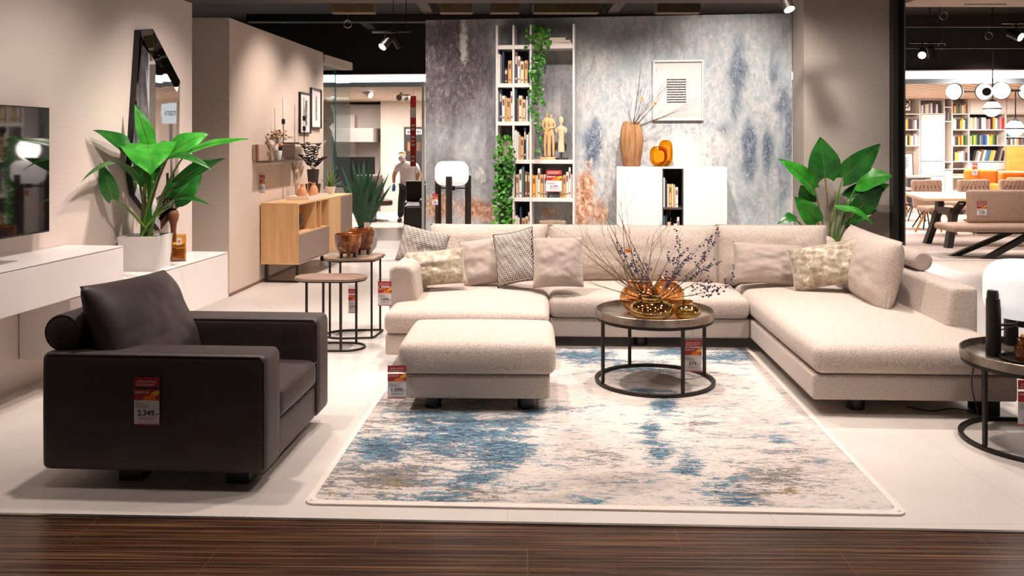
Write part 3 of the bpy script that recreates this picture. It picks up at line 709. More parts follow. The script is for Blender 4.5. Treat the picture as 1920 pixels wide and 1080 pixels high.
for k in range(2): b = MB(); b.box(.3605, .373, k*Lk/2+.001, (k+1)*Lk/2-.001, .207, .628); b.build('door', M_whitelac, cab, bevel=.0015)
# television
tv = T('television', 'large wall-mounted flat television with a glossy black screen', 'television', wl(4.75, .05), -LR)
Lt = (wl(6.30)-wl(4.75)).length
b = MB(); b.box(.0, .045, 0, Lt, 1.07, 1.95); b.build('housing', flat('tv_black', col(14, 13, 15), .35), tv, bevel=.004)
t = NT('tv_screen'); t.principled(col(10, 9, 11), .04, 0, None, Specular_IOR_Level=.9, Coat_Weight=.6); b = MB(); b.box(.0455, .048, .008, Lt-.008, 1.085, 1.942); b.build('screen', t.m, tv)
b = MB(); b.box(-.048, -.002, .35, Lt-.3, 1.3, 1.7); b.build('wall_bracket', M_blackmet, tv)
# faceted mirror
M_mirror = NT('mirror_silver'); M_mirror.principled(col(225, 225, 225), .015, 1); M_mirror = M_mirror.m
mir = T('wall_mirror', 'tall faceted wall mirror with dark angular edges on the left wall', 'mirror', wl(7.3, .004), -LR)
def mp(px, py, off=.05):
    k = (px-CX)/F; a = wl(0, off); d = V(.1078, 1, 0).normalized(); s = (k*a.y-a.x)/(d.x-k*d.y); w = a+d*s
    q = Matrix.Rotation(LR, 4, 'Z') @ (w-wl(7.3, .004)); return V(off, q.y, zat(py, w.y))
outl = [mp(262, 56), mp(286, 54), mp(337, 152), mp(334, 330), mp(326, 400), mp(300, 432), mp(252, 365), mp(245, 322)]
inn = [mp(266, 70, .06), mp(289, 120, .075), mp(305, 127, .075), mp(331, 172, .06), mp(329, 320, .06), mp(321, 390, .06), mp(300, 415, .062), mp(256, 350, .062)]
b = MB(); n = len(outl); bk = [V(.0, p.y, p.z) for p in outl]
b.add(bk+outl, [(i, (i+1) % n, n+(i+1) % n, n+i) for i in range(n)]+[tuple(range(n))]); b.build('backing', flat('mirror_edge', col(16, 15, 15), .3), mir, smooth=False)
b = MB(); b.add(outl+inn, [(i, (i+1) % n, n+(i+1) % n, n+i) for i in range(n)]); b.build('bevelled_border', M_mirror, mir, smooth=False)
rt, rb = mp(291, 118, .084), mp(291, 372, .082); il, ib, ir, jb = mp(267, 74, .045), mp(254, 330, .04), mp(331, 172, .060), mp(329, 345, .058)
for fc in ((il, rt, rb, ib), (rt, mp(306, 128, .077), mp(300, 210, .080)), (rt, mp(300, 210, .080), rb), (mp(306, 128, .077), ir, jb, rb, mp(300, 210, .080)), (ib, rb, mp(300, 416, .04), mp(256, 352, .04)), (rb, jb, mp(321, 392, .04), mp(300, 416, .04))):
    b = MB(); b.add(list(fc), [tuple(range(len(fc)))]); b.build('facet', M_mirror, mir, smooth=False)
# ---------------------------------------------------------------- plants
M_leafA = leafmat('bright_leaf', col(30, 118, 24), col(62, 158, 44)); M_leafB = leafmat('deep_leaf', col(16, 76, 22), col(36, 112, 34)); M_stemA = leafmat('leaf_stem', col(70, 110, 40), col(110, 140, 60)); M_stemB = leafmat('olive_stem', col(84, 88, 44), col(112, 108, 60))
M_soil = flat('soil', col(50, 36, 28), .9, var=.4, scale=40)
def leaf_mb(base, tip, width, nrm, arch=.1, fold=.12, heart=.1, droop=0, n=12):
    """a leaf blade with a folded midrib from base to tip; width across, nrm = way the upper face looks"""
    mb = MB(); ax = tip-base; L = ax.length; a = ax.normalized(); up = (nrm-a*nrm.dot(a)).normalized(); sd = a.cross(up).normalized()
    def w(t): return (math.sin(math.pi*min(1, max(0, t))**.62))**.85*(1 if t > 0 else 0)
    def P(u, v):
        t = v; s = u*2-1; ww = width/2*w(min(.999, t*.96+.04))*(1 if t < .99 else .02)
        c = base+a*(L*t)+up*(arch*L*4*t*(1-t)-droop*L*t*t)
        back = heart*L*abs(s)**1.5*max(0, 1-t*4)
        return c+sd*(s*ww)+up*(fold*ww*(abs(s)-.35*s*s)+.03*width*math.sin(t*11+s*3)*abs(s))-a*back
    mb.grid(P, 8, n); return mb
def rib_mb(base, tip, nrm, arch, droop, r=.004, n=8):
    ax = tip-base; L = ax.length; a = ax.normalized(); up = (nrm-a*nrm.dot(a)).normalized()
    mb = MB(); mb.tube([base+a*(L*t/n)+up*(arch*L*4*(t/n)*(1-t/n)-droop*L*(t/n)**2+.002) for t in range(n)], [r*(1-.85*t/n) for t in range(n)], 5); return mb
def stem_mb(p0, p1, r0, r1, bend=V(0,0,0), n=8):
    mb = MB(); mid = (p0+p1)/2+bend
    mb.tube([p0*(1-t)**2+mid*2*t*(1-t)+p1*t*t for t in [i/n for i in range(n+1)]], [r0+(r1-r0)*i/n for i in range(n+1)], 8); return mb
def big_plant(root, origin, soil, leaves, mats, stemr=.011):
    """leaves: (base px, tip px, Y base, Y tip, width px, normal, arch, droop, material index)"""
    for i, (bp, tp, yb, yt, wpx, nr, ar, dr, mi) in enumerate(leaves):
        b, t = pY(*bp, yb)-origin, pY(*tp, yt)-origin; w = wpx*(yb+yt)/2/F*1.22
        o = leaf_mb(b, t, w, V(*nr), ar, .14, .12, dr).build('leaf', mats[mi], root, angle=180)
        rib_mb(b, t, V(*nr), ar, dr).build('midrib', M_stemA, o)
        s = soil+V(random.uniform(-.05, .05), random.uniform(-.05, .05), 0)
        stem_mb(s, b, stemr*random.uniform(.9, 1.3), stemr*.55, V((b.x-s.x)*-.25, 0, .05)).build('stem', M_stemA if i % 3 else M_stemB, root)
random.seed(3)
PO = V(-3.07, 7.42, .645)
pl = T('potted_plant', 'big-leaved green plant in a faceted white pot on the low white cabinet', 'plant', PO)
b = MB(); tp_, bt_ = .168, .140; A0, A1 = .0, R(14)
def sq(r, a, z): return [V(r*1.414*math.cos(R(45)+k*math.pi/2+a), r*1.414*math.sin(R(45)+k*math.pi/2+a), z) for k in range(4)]
lo, hi, hin = sq(bt_, -.06, 0), sq(tp_, .03, .285), sq(tp_-.02, .03, .285); hb = sq(tp_-.03, .03, .255)
vs = lo+hi+hin+hb; fs = [(0, 1, 2, 3)]
for k in range(4):
    j = (k+1) % 4; fs += [(k, j, 4+k), (j, 4+j, 4+k), (4+k, 4+j, 8+j, 8+k), (8+k, 8+j, 12+j, 12+k)]
b.add(vs, fs); b.build('pot', flat('white_ceramic', col(236, 232, 228), .35, var=.01), pl, smooth=False)
b = MB(); b.add([V(p.x, p.y, .262) for p in sq(tp_-.027, .03, 0)], [(0, 1, 2, 3)]); b.build('soil', M_soil, pl, smooth=False)
F_, U_ = (0, -1, .5), (0, -.35, 1)
Yp = 7.45
big_plant(pl, PO, V(.0, 0, .262), [
 ((281,276),(254,194),Yp,Yp-.05,26,(.8,-1,.2),.02,.06,0), ((250,302),(192,240),Yp,Yp-.55,40,(.35,-1,.6),.08,.12,1),
 ((279,272),(281,311),Yp-.05,Yp-.55,84,(0,-.2,1),.10,.15,0), ((320,286),(392,249),Yp,Yp+.1,37,(-.1,-1,.55),.08,.04,0),
 ((349,287),(466,259),Yp,Yp-.25,20,(.1,-.8,.9),.05,.02,0), ((305,312),(399,315),Yp-.1,Yp-.4,20,(0,-.7,1),.2,.06,1),
 ((331,344),(423,297),Yp,Yp-.3,30,(-.3,-1,.5),.06,.0,1), ((326,374),(378,322),Yp+.12,Yp+.2,48,(-.2,-1,.1),.05,.05,1),
 ((319,388),(392,382),Yp,Yp-.3,16,(0,-.7,1),.16,.03,1), ((262,350),(153,332),Yp-.05,Yp-.85,22,(0,-.75,1),.2,.05,1),
 ((211,372),(188,305),Yp-.40,Yp-.5,26,(.5,-1,.1),.04,.04,1), ((277,338),(272,296),Yp+.15,Yp+.2,50,(0,-1,.15),.03,.02,1)], (M_leafA, M_leafB), .013)
for k, (bx_, tx_) in enumerate(((270, 272), (282, 277), (276, 288))):
    stem_mb(pY(bx_, 446, Yp)-PO, pY(tx_, 290, Yp)-PO, .024, .010).build('stem', M_leafA, pl)
# right plant behind the sofa
RO = V(3.12, 8.76, 0)
pr = T('potted_plant', 'tall dark green big-leaved plant standing behind the right corner of the sofa', 'plant', RO)
b = MB(); b.lathe([(.0, 0), (.10, 0), (.105, .01), (.135, .34), (.135, .36), (.122, .36), (.118, .32), (0, .32)], 32); b.build('pot', flat('grey_pot', col(170, 164, 158), .6), pr)
b = MB(); b.lathe([(0, .33), (.119, .33)], 24); b.build('soil', M_soil, pr)
Yr = 8.76
big_plant(pr, RO, V(0, 0, .33), [
 ((1547,333),(1538,257),Yr,Yr-.05,50,(-.1,-1,.15),.03,.03,1), ((1580,334),(1652,269),Yr,Yr-.1,38,(.2,-1,.35),.05,.03,1),
 ((1607,345),(1674,330),Yr-.05,Yr-.2,42,(.1,-1,.8),.12,.03,0), ((1602,398),(1656,352),Yr-.05,Yr-.15,34,(.2,-1,.25),.05,.02,1),
 ((1588,422),(1646,394),Yr+.02,Yr-.1,17,(.3,-.8,.8),.08,.0,1), ((1570,391),(1639,422),Yr-.08,Yr-.25,16,(0,-.7,1),.18,.02,0),
 ((1527,354),(1462,298),Yr,Yr-.3,33,(-.3,-1,.6),.06,.03,0), ((1520,379),(1501,347),Yr+.05,Yr,28,(-.4,-1,.1),.03,.02,1),
 ((1532,416),(1490,369),Yr-.02,Yr-.12,32,(-.4,-1,.4),.05,.03,0), ((1494,413),(1457,420),Yr-.1,Yr-.2,20,(0,-.8,.8),.25,.02,1),
 ((1590,372),(1668,346),Yr+.05,Yr+.0,34,(.3,-1,.5),.08,.03,1)], (M_leafA, M_leafB), .012)
stem_mb(V(.0, 0, .33), pY(1574, 356, Yr-.05)-RO, .012, .003).build('rolled_leaf', M_leafA, pr)

# things on the low cabinet beside the pot
M_amberglass = glass('amber_glass', (1, .84, .55, 1), .08)
r = T('amber_glass_box', 'open amber glass box holding paper rolls beside the potted plant', 'box', (0, 0, 0)); q = pz(335, 489, .645); r.location = (q.x-.0, q.y, .645); r.rotation_euler.z = R(24)
b = MB(); b.prism([(-.06, -.05), (.06, -.05), (.06, .05), (-.06, .05)], 0, .012); b.build('base', M_amberglass, r)
for nm, (x0, x1, y0, y1) in (('side_pane', (-.06, -.056, -.05, .05)), ('side_pane', (.056, .06, -.05, .05)), ('back_pane', (-.06, .06, .046, .05)), ('front_pane', (-.06, .06, -.05, -.046))): b = MB(); b.box(x0, x1, y0, y1, .012, .235); b.build(nm, M_amberglass, r)
for k, (z, c) in enumerate(((.035, col(240, 170, 70)), (.085, col(196, 140, 90)), (.14, col(242, 214, 160)))):
    b = MB(); b.cyl((-.05, .0, z), (.05, .0, z), .024, n=16); o = b.build('paper_roll', flat('roll_%d' % k, c, .7), loc=(q.x, q.y, .645), rz=R(24))
    tag(o, ('bottom orange paper roll in the amber glass box', 'middle brown paper roll in the amber glass box', 'top cream paper roll in the amber glass box')[k], 'paper roll')
b = MB(); b.box(-.02, .02, -.056, -.054, .15, .21); o = b.build('swing_tag', M_tagw, r); b = MB(); b.cyl((0, -.0565, .18), (0, -.058, .18), .012, n=14); b.build('orange_mark', M_tago, o)
b = MB(); b.tube([(-.0, -.055, .21), (-.02, -.04, .25), (.03, .0, .24)], .0015, 5); b.build('tag_string', M_tagw, r)
q = V(-3.09, 8.08, 0); r = T('candlestick', 'turned brown wooden candlestick with a dark glass cup beside the potted plant', 'candlestick', (q.x, q.y, .645))
b = MB(); b.lathe([(0, 0), (.07, 0), (.07, .02), (.04, .03), (.03, .06), (.026, .12), (.024, .26), (.03, .32), (.045, .36), (.05, .40), (.042, .43), (.03, .445), (0, .445)], 28); b.build('shaft', wood('turned_walnut', col(86, 48, 28), col(122, 72, 44), col(150, 96, 60), 2), r)
b = MB(); b.lathe([(.02, .445), (.045, .46), (.06, .50), (.06, .56), (.05, .6), (.046, .6), (.054, .55), (.054, .5), (.04, .465), (0, .45)], 28); b.build('glass_cup', glass('smoked_glass', (.18, .13, .12, 1), .12), r)
b = MB(); b.cyl((0, 0, .46), (0, 0, .78), .011, n=12); b.build('candle', flat('dark_candle', col(48, 30, 30), .5), r)

# ---------------------------------------------------------------- lamps
M_opal = emit('opal_glow', (1, .95, .92, 1), 3.2)
M_opalsoft = NT('opal_glass'); pp = M_opalsoft.principled(col(244, 240, 238), .12, 0, None); pp.inputs['Emission Color'].default_value = (1, .95, .92, 1); pp.inputs['Emission Strength'].default_value = .95; M_opalsoft = M_opalsoft.m
M_ebony = wood('dark_ash', col(26, 20, 18), col(40, 32, 28), col(56, 45, 40), 2, 1, .45)
def lamp(loc, label, name, w, h, zc, legr, leg_top, ang, power):
    r = T(name, label, 'lamp', loc)
    rr = w/2; c = min(h*.34, rr*.6); prof = [(0, -h/2)]
    for k in range(9): th = R(-90+90*k/8); prof.append((rr-c+c*math.cos(th), -h/2+c+c*math.sin(th)))
    for k in range(9): th = R(90*k/8); prof.append((rr-c+c*math.cos(th), h/2-c+c*math.sin(th)))
    prof.append((0, h/2))
    b = MB(); b.lathe(prof, 40, Mx((0, 0, zc))); b.build('shade', M_opalsoft, r)
    for k in range(3):
        a = ang+k*2*math.pi/3; p = V((rr+legr*.2)*math.cos(a), (rr+legr*.2)*math.sin(a), 0)
        b = MB(); zt = leg_top; zs = zc-h*.18
        b.tube([p*1.0, V(p.x, p.y, zs), V(p.x, p.y, zs+.02)], [legr, legr, legr*.98], 16); b.tube([V(p.x*1.02, p.y*1.02, zs), V(p.x*1.02, p.y*1.02, zt-.02), V(p.x*1.02, p.y*1.02, zt)], [legr*.82, legr*.82, legr*.7], 16)
        b.build('leg', M_ebony, r)
    b = MB(); b.cyl((0, 0, zc-h/2-.05), (0, 0, zc-h/2+.005), .035, n=20); b.build('socket', M_blackmet, r)
    b = MB(); b.tube([(0, 0, zc-h/2-.03)]+[((rr-.02)*math.cos(ang)*t, (rr-.02)*math.sin(ang)*t, zc-h/2-.03) for t in (.5, 1)], .008, 6)
    for k in (1, 2): b.tube([(0, 0, zc-h/2-.03), ((rr-.02)*math.cos(ang+k*2.094), (rr-.02)*math.sin(ang+k*2.094), zc-h/2-.03)], .008, 6)
    b.build('spreader', M_blackmet, r)
    l = bpy.data.lights.new('lamp_light', 'POINT'); l.energy = power; l.shadow_soft_size = .12; l.color = (1, .93, .88); o = bpy.data.objects.new('lamp_light', l); C.objects.link(o); o.parent = r; o.location = (0, 0, zc+h/2+.12)
    return r
q = V((847-CX)*9.15/F, 9.15, 0)
r = lamp(q, 'floor lamp with a white rounded glass shade on three dark legs by the mural wall', 'floor_lamp', .35, .25, 1.385, .033, 1.34, R(-95), 6)
price_tag((q.x-.155, q.y-.20, 1.20), 0, .06, '799,-', 'small price tag dangling from the floor lamp by the mural wall', .13, '', small=False, cord=.07)
q = V(2.985, 5.17, .476)
lamp(q, 'table lamp with a big white glass shade on dark legs at the right edge', 'table_lamp', .42, .335, .368, .040, .375, R(197), 6)
# tray, glasses, cable on the right table
r = T('round_tray', 'small dark mottled tray beside the table lamp', 'tray', (2.87, 4.99, .476)); b = MB(); b.lathe([(0, .004), (.098, .004), (.108, .018), (.112, .018), (.102, 0), (0, 0)], 36); b.build('dish', flat('mottled_dark', col(44, 34, 28), .3, .5, var=.6, scale=40), r)
for k, (x, y) in enumerate(((2.845, 4.945), (2.905, 5.02))):
    r = T('amber_tumbler', ('front amber glass tumbler on the small dark tray', 'rear amber glass tumbler on the small dark tray')[k], 'glass', (x, y, .481)); b = MB(); b.lathe([(0, 0), (.03, 0), (.036, .01), (.036, .085), (.033, .085), (.033, .012), (0, .012)], 24); b.build('tumbler', glass('tumbler_amber', (.92, .68, .34, 1), .12), r)
    b = MB(); b.lathe([(.014, .086), (.02, .1), (.02, .13), (.017, .13), (.017, .1), (.012, .086)], 20); b.build('neck', glass('tumbler_amber', (.92, .68, .34, 1), .12), r)
b = MB(); pts = [pY(1905, 610, 5.1), pY(1868, 622, 5.3), pY(1850, 634, 5.35), pY(1838, 655, 5.4), pY(1825, 690, 5.4), pY(1823, 730, 5.42), fl(1836, 785)+V(0, 0, .01), fl(1832, 778)+V(0, 0, .006), fl(1790, 768)+V(0, 0, .006), fl(1745, 772)+V(0, 0, .006), fl(1700, 764)+V(0, 0, .006)]
def smooth(pts, n=6):
    out = []
    for i in range(len(pts)-1):
        p0, p1, p2, p3 = pts[max(i-1, 0)], pts[i], pts[i+1], pts[min(i+2, len(pts)-1)]
        for k in range(n):
            t = k/n; out.append(.5*((2*p1)+(p2-p0)*t+(2*p0-5*p1+4*p2-p3)*t*t+(3*p1-p0-3*p2+p3)*t**3))
    return out+[pts[-1]]
b.tube(smooth(pts), .004, 6); o = b.build('lamp_cord', M_ink); tag(o, 'black lamp cord hanging off the side table and trailing across the floor', 'cord')

# ---------------------------------------------------------------- vases and branches on the coffee table
def goldglass(nm, c, sp=.5):
    t = NT(nm); g = t.n('ShaderNodeBsdfGlossy'); g.inputs[0].default_value = c; g.inputs[1].default_value = .04
    tr = t.n('ShaderNodeBsdfTransparent'); tr.inputs[0].default_value = c
    mx = t.n('ShaderNodeMixShader'); lw = t.n('ShaderNodeLayerWeight'); lw.inputs[0].default_value = .5
    t.l(t.ramp(lw.outputs['Facing'], [(0, (sp,)*3), (1, (1, 1, 1))]), mx.inputs[0]); t.l(tr.outputs[0], mx.inputs[1]); t.l(g.outputs[0], mx.inputs[2]); t.l(mx.outputs[0], t.out.inputs[0]); return t.m
M_gold = goldglass('gold_glass', (.94, .72, .34, 1), .5); M_ambv = goldglass('orange_lustre', (.95, .62, .32, 1), .16)
def vase(loc, R_, H, neck, m, label, group=None, waist=0):
    r = T('glass_vase', label, 'vase', loc, 0, group); prof = [(0, 0), (R_*.55, 0)]
    for k in range(1, 12):
        th = R(-72+144*k/12); prof.append((R_*math.cos(th)**.8 if math.cos(th) > 0 else 0, H*.5+H*.5*math.sin(th)/math.sin(R(72))*.98))
    prof = [(rr, z) for rr, z in prof]; prof += [(neck, H), (neck*1.02, H+.016)]
    inn_ = [(max(.001, rr-.004), z if z > .004 else .004) for rr, z in prof[::-1]][:-2]+[(0, .006)]
    b = MB(); b.lathe(prof, 48); b.build('body', m, r)
    b = MB(); b.lathe([(neck*1.02, H+.012), (neck*1.12, H+.02), (neck*1.04, H+.024), (neck*.92, H+.018)], 32); b.build('rim', m, r); return r
zt = .013+.4745
vg = vase(V(.955, 6.06, zt), .152, .145, .065, M_gold, 'large squat gold glass vase at the front of the coffee table')
vase(V(1.205, 6.09, zt), .090, .105, .035, M_gold, 'small gold glass vase on the right of the coffee table')
va = vase(V(.92, 6.36, zt), .145, .20, .085, M_ambv, 'orange glass bowl vase at the back left of the table holding branches')
vb = vase(V(1.12, 6.40, zt), .125, .21, .06, M_ambv, 'orange glass vase at the back right of the table')
M_twig = flat('dry_twig', col(120, 96, 60), .8, var=.3, scale=30); M_twig2 = flat('grey_twig', col(92, 70, 58), .8, var=.3, scale=30)
def branch(mb, p, d, L, r, depth, rnd, tips, bend=.25, fork=.55):
    pts = [p]; rs = [r]; n = 6
    for i in range(n):
        d = (d+V(rnd.uniform(-1, 1), rnd.uniform(-1, 1), rnd.uniform(-.6, .9))*bend*.35).normalized(); pts.append(pts[-1]+d*L/n); rs.append(max(.0007, r*(1-.75*(i+1)/n)))
        if depth > 0 and i >= 1 and rnd.random() < fork:
            dd = (d+V(rnd.uniform(-1, 1), rnd.uniform(-1, 1), rnd.uniform(-.5, .8))*.55).normalized(); branch(mb, pts[-1], dd, L*rnd.uniform(.3, .55), rs[-1]*.75, depth-1, rnd, tips, bend, fork)
    mb.tube(pts, rs, 4); tips.append(pts)
rnd = random.Random(11)
root_c = V(1.0, 6.30, zt+.12)
r = T('branch_arrangement', 'dry branches with blue berries fanning out of the vases on the coffee table', 'branches', root_c)
targets = [((1110,395),6.2,1), ((1165,390),6.3,1), ((1095,480),6.1,0), ((1080,452),6.3,0), ((1125,470),6.0,0), ((1140,445),6.4,0), ((1150,425),6.4,1), ((1231,440),6.35,0), ((1240,455),6.5,0), ((1215,480),6.2,0), ((1105,530),6.15,0), ((1145,520),6.1,0), ((1275,480),6.3,0), ((1170,405),6.2,1), ((1135,505),6.3,0), ((1250,470),6.2,0)]
for (px, py), Y, k in targets:
    mb = MB(); tips = []; e = pY(px, py, Y)-root_c; st = V(rnd.uniform(-.1, .05), rnd.uniform(-.05, .05), -.05)
    d0 = (e-st); branch(mb, st, d0.normalized(), d0.length, .0055, 2, rnd, tips, .2, .6); mb.build('branch', M_twig, r)
berr = MB()
for (px, py), Y in [((1290,485),6.1), ((1330,490),6.15), ((1352,552),6.05), ((1310,500),6.2), ((1330,520),6.1), ((1200,495),6.1), ((1180,500),6.0), ((1270,500),6.0), ((1300,530),6.0)]:
    mb = MB(); tips = []; e = pY(px, py, Y)-root_c; st = V(rnd.uniform(0, .08), rnd.uniform(-.05, .05), -.03); d0 = e-st
    branch(mb, st, d0.normalized(), d0.length, .0034, 2, rnd, tips, .14, .7); mb.build('branch', M_twig2, r)
    for pts in tips:
        for p in pts[2:]:
            if rnd.random() < .5:
                c = p+V(rnd.uniform(-.012, .012), rnd.uniform(-.012, .012), rnd.uniform(-.016, .006)); rr = rnd.uniform(.005, .008)
                berr.lathe([(0, -rr), (rr*.8, -rr*.6), (rr, 0), (rr*.8, rr*.6), (0, rr)], 7, Matrix.Translation(c))
o = berr.build('berries', flat('blue_berry', col(66, 66, 92), .45, var=.3, scale=60), r); o['kind'] = 'stuff'
b = MB(); p = pY(1178, 470, 6.3)-root_c; b.box(p.x-.02, p.x+.02, p.y-.004, p.y, p.z-.012, p.z+.012); b.build('orange_flag', M_tago, r)

# ---------------------------------------------------------------- bookcase
M_shelf = flat('shelf_white', col(234, 228, 224), .4, var=.01); M_darkback = flat('shelf_back', col(52, 50, 56), .6)
BKs = .83; BO = BW0+BD*.805+BN*.005
bc = T('bookcase', 'tall narrow white open bookcase against the mural wall', 'bookcase', BO, BA)
def bcx(px):                                                 # photo column -> x in the bookcase front plane
    w = bwall(px, .305); return (w-BO).dot(BD)
ups = [bcx(931.5), bcx(962.5), bcx(995), bcx(1075.5)]; th = .022; ZS = [2.757, 2.344, 1.931, 1.519, 1.111, .70, .29]; ZT = 2.975
for x in ups: b = MB(); b.box(x-th/2, x+th/2, -.30, 0, 0, ZT); b.build('upright', M_shelf, bc, bevel=.002)
for i, z in enumerate(ZS):
    for j in range(3):
        if j == 2 and i in (1, 2): continue
        b = MB(); b.box(ups[j]+th/2+.0005, ups[j+1]-th/2-.0005, -.298, -.004, z-.043, z); b.build('shelf', M_shelf, bc, bevel=.0015)
for j, i in ((0, 1), (1, 1), (0, 2), (1, 2), (1, 3), (0, 4), (1, 4), (1, 5)):
    zt_ = ZS[i-1]-.044 if i else ZT; b = MB(); b.box(ups[j]+th/2+.001, ups[j+1]-th/2-.001, -.012, -.004, ZS[i]+.001, zt_); b.build('back_panel', M_darkback, bc)  # dark panels put the shadow inside these cells into the colour
BC = {'white': col(232, 224, 218), 'cream': col(226, 206, 176), 'tan': col(206, 164, 108), 'beige': col(208, 184, 160), 'brown': col(120, 84, 58), 'dark brown': col(62, 44, 38), 'navy': col(36, 52, 78), 'teal': col(70, 116, 124), 'orange': col(236, 158, 52), 'purple': col(84, 70, 90), 'black': col(34, 30, 32), 'grey': col(130, 124, 122), 'red': col(170, 46, 40), 'green': col(52, 110, 60), 'blue': col(56, 96, 150), 'yellow': col(232, 196, 60), 'pink': col(214, 130, 130)}
M_pages = flat('book_pages', col(228, 216, 196), .8, var=.04, scale=80)
def bookm(c): return flat('book_'+c, BC[c], .55, var=.05, scale=30)
ORD = ['first', 'second', 'third', 'fourth', 'fifth', 'sixth', 'seventh', 'eighth', 'ninth', 'tenth', 'eleventh', 'twelfth', 'thirteenth', 'fourteenth', 'fifteenth']
def book(M, x, w, h, d, yf, z, c, label, group, tilt=0, title=True):
    """upright book: spine at y=yf facing -y, cover boards and page block"""
    o0 = M @ V(x+w/2, yf, z)
    b = MB(); b.box(-w/2, w/2, 0, .004, 0, h); b.box(-w/2, -w/2+.003, .003, d, 0, h); b.box(w/2-.003, w/2, .003, d, 0, h)
    b.box(-w/2+.003, w/2-.003, .004, d-.006, .004, h-.004, mi=1)
    if title and w > .02: b.box(-w*.32, w*.32, -.0006, .001, h*.62, h*.86, mi=2); b.box(-w*.32, w*.32, -.0006, .001, h*.12, h*.18, mi=2)
    inkc = 'white' if c in ('navy', 'teal', 'brown', 'dark brown', 'black', 'purple', 'green', 'blue', 'red', 'grey') else 'brown'
    o = b.build('book', [bookm(c), M_pages, bookm(inkc if inkc == 'brown' else 'cream')], smooth=False); o.location = o0
    o.rotation_euler = (0, tilt, M.to_euler().z); tag(o, label, 'book', group); return o
Mb = Matrix.Translation(BO) @ Matrix.Rotation(BA, 4, 'Z')
ROWN = {1: 'second shelf', 2: 'third shelf', 3: 'fourth shelf', 4: 'fifth shelf', 5: 'lowest visible shelf'}; BAY = ['left bay', 'middle bay', 'right bay']
def zx(zx0): return bcx(780+zx0/2.5125)
def fill(i, j, items):
    z = ZS[i]; n = {}
    tot = {}
    for it in items: tot[it[2]] = tot.get(it[2], 0)+1
    for a, b_, c, hpx in items:
        n[c] = n.get(c, 0)+1; x0, x1 = zx(a), zx(b_); h = hpx/2.5125/173.3
        lab = ('the only %s book' % c) if tot[c] == 1 else ('%s %s book from the left' % (ORD[n[c]-1], c))
        book(Mb, x0+.0008, x1-x0-.0016, h, min(.24, h*.72), -.27, z+.0008, c, '%s on the %s, %s of tall bookcase' % (lab, ROWN[i], BAY[j]), 'books in the tall white bookcase')
fill(1, 0, [(385,394,'white',140), (394,402,'grey',136), (404,413,'navy',150), (415,430,'dark brown',72), (432,449,'tan',108)])
fill(1, 1, [(464,476,'purple',148), (477,488,'white',128), (490,507,'cream',104), (510,525,'tan',108), (528,536,'navy',152)])
fill(2, 0, [(385,391,'grey',140), (392,402,'navy',152), (403,417,'white',122), (419,427,'tan',114), (428,442,'tan',110), (444,455,'white',142)])
fill(2, 1, [(464,473,'navy',154), (474,481,'brown',110), (482,498,'cream',122), (499,515,'beige',104), (517,525,'white',118), (526,535,'teal',142)])
fill(3, 1, [(464,473,'white',138), (474,482,'white',130), (484,489,'beige',118), (490,506,'tan',108), (507,517,'navy',152), (518,527,'white',118), (528,536,'beige',130)])
fill(4, 0, [(424,437,'navy',150), (439,442,'brown',100), (444,456,'teal',140)])
fill(4, 1, [(469,482,'beige',108), (484,497,'white',130), (499,508,'teal',146), (511,523,'brown',122), (524,537,'brown',120)])
fill(4, 2, [(547,562,'orange',104), (563,571,'cream',104), (572,583,'white',136), (584,600,'tan',108), (602,619,'white',108), (676,690,'tan',100), (691,705,'tan',106), (706,717,'white',120), (718,728,'white',142), (729,736,'white',110), (737,744,'navy',150)])
fill(5, 1, [(452+12,470,'white',90), (471,477,'cream',90), (478,486,'white',84), (487,495,'navy',134), (497,512,'tan',80), (513,526,'beige',88), (527,538,'white',108)])
# lying books on the top
for k, (x0, x1, dz, w) in enumerate(((625, 735, 0, .026), (640, 728, .026, .022), (622, 705, .048, .03))):
    b = MB(); a, e = zx(x0), zx(x1); W2 = .2
    b.box(0, e-a, 0, W2, 0, .003); b.box(0, e-a, 0, W2, w-.003, w); b.box(0, .003, 0, W2, .003, w-.003); b.box(.003, e-a-.004, .003, W2-.004, .003, w-.003, mi=1)
    o = b.build('book', [bookm('white'), M_pages], smooth=False, loc=Mb @ V(a, -.27, ZS[0]+dz+.0005), rz=BA+(.03, -.04, .05)[k]); tag(o, 'white book lying %s of the stack on top of the tall bookcase' % ('at the bottom', 'in the middle', 'at the top')[k], 'book', 'books in the tall white bookcase')
# price card
q = Mb @ V(zx(650), -.292, ZS[4]+.325); price_tag(q, BA, .175, '2.399,-', 'price card leaning against the books on the fifth shelf of the tall bookcase', .265, 'SEGMÜLLER-TIEFPREIS', tilt=R(-6))
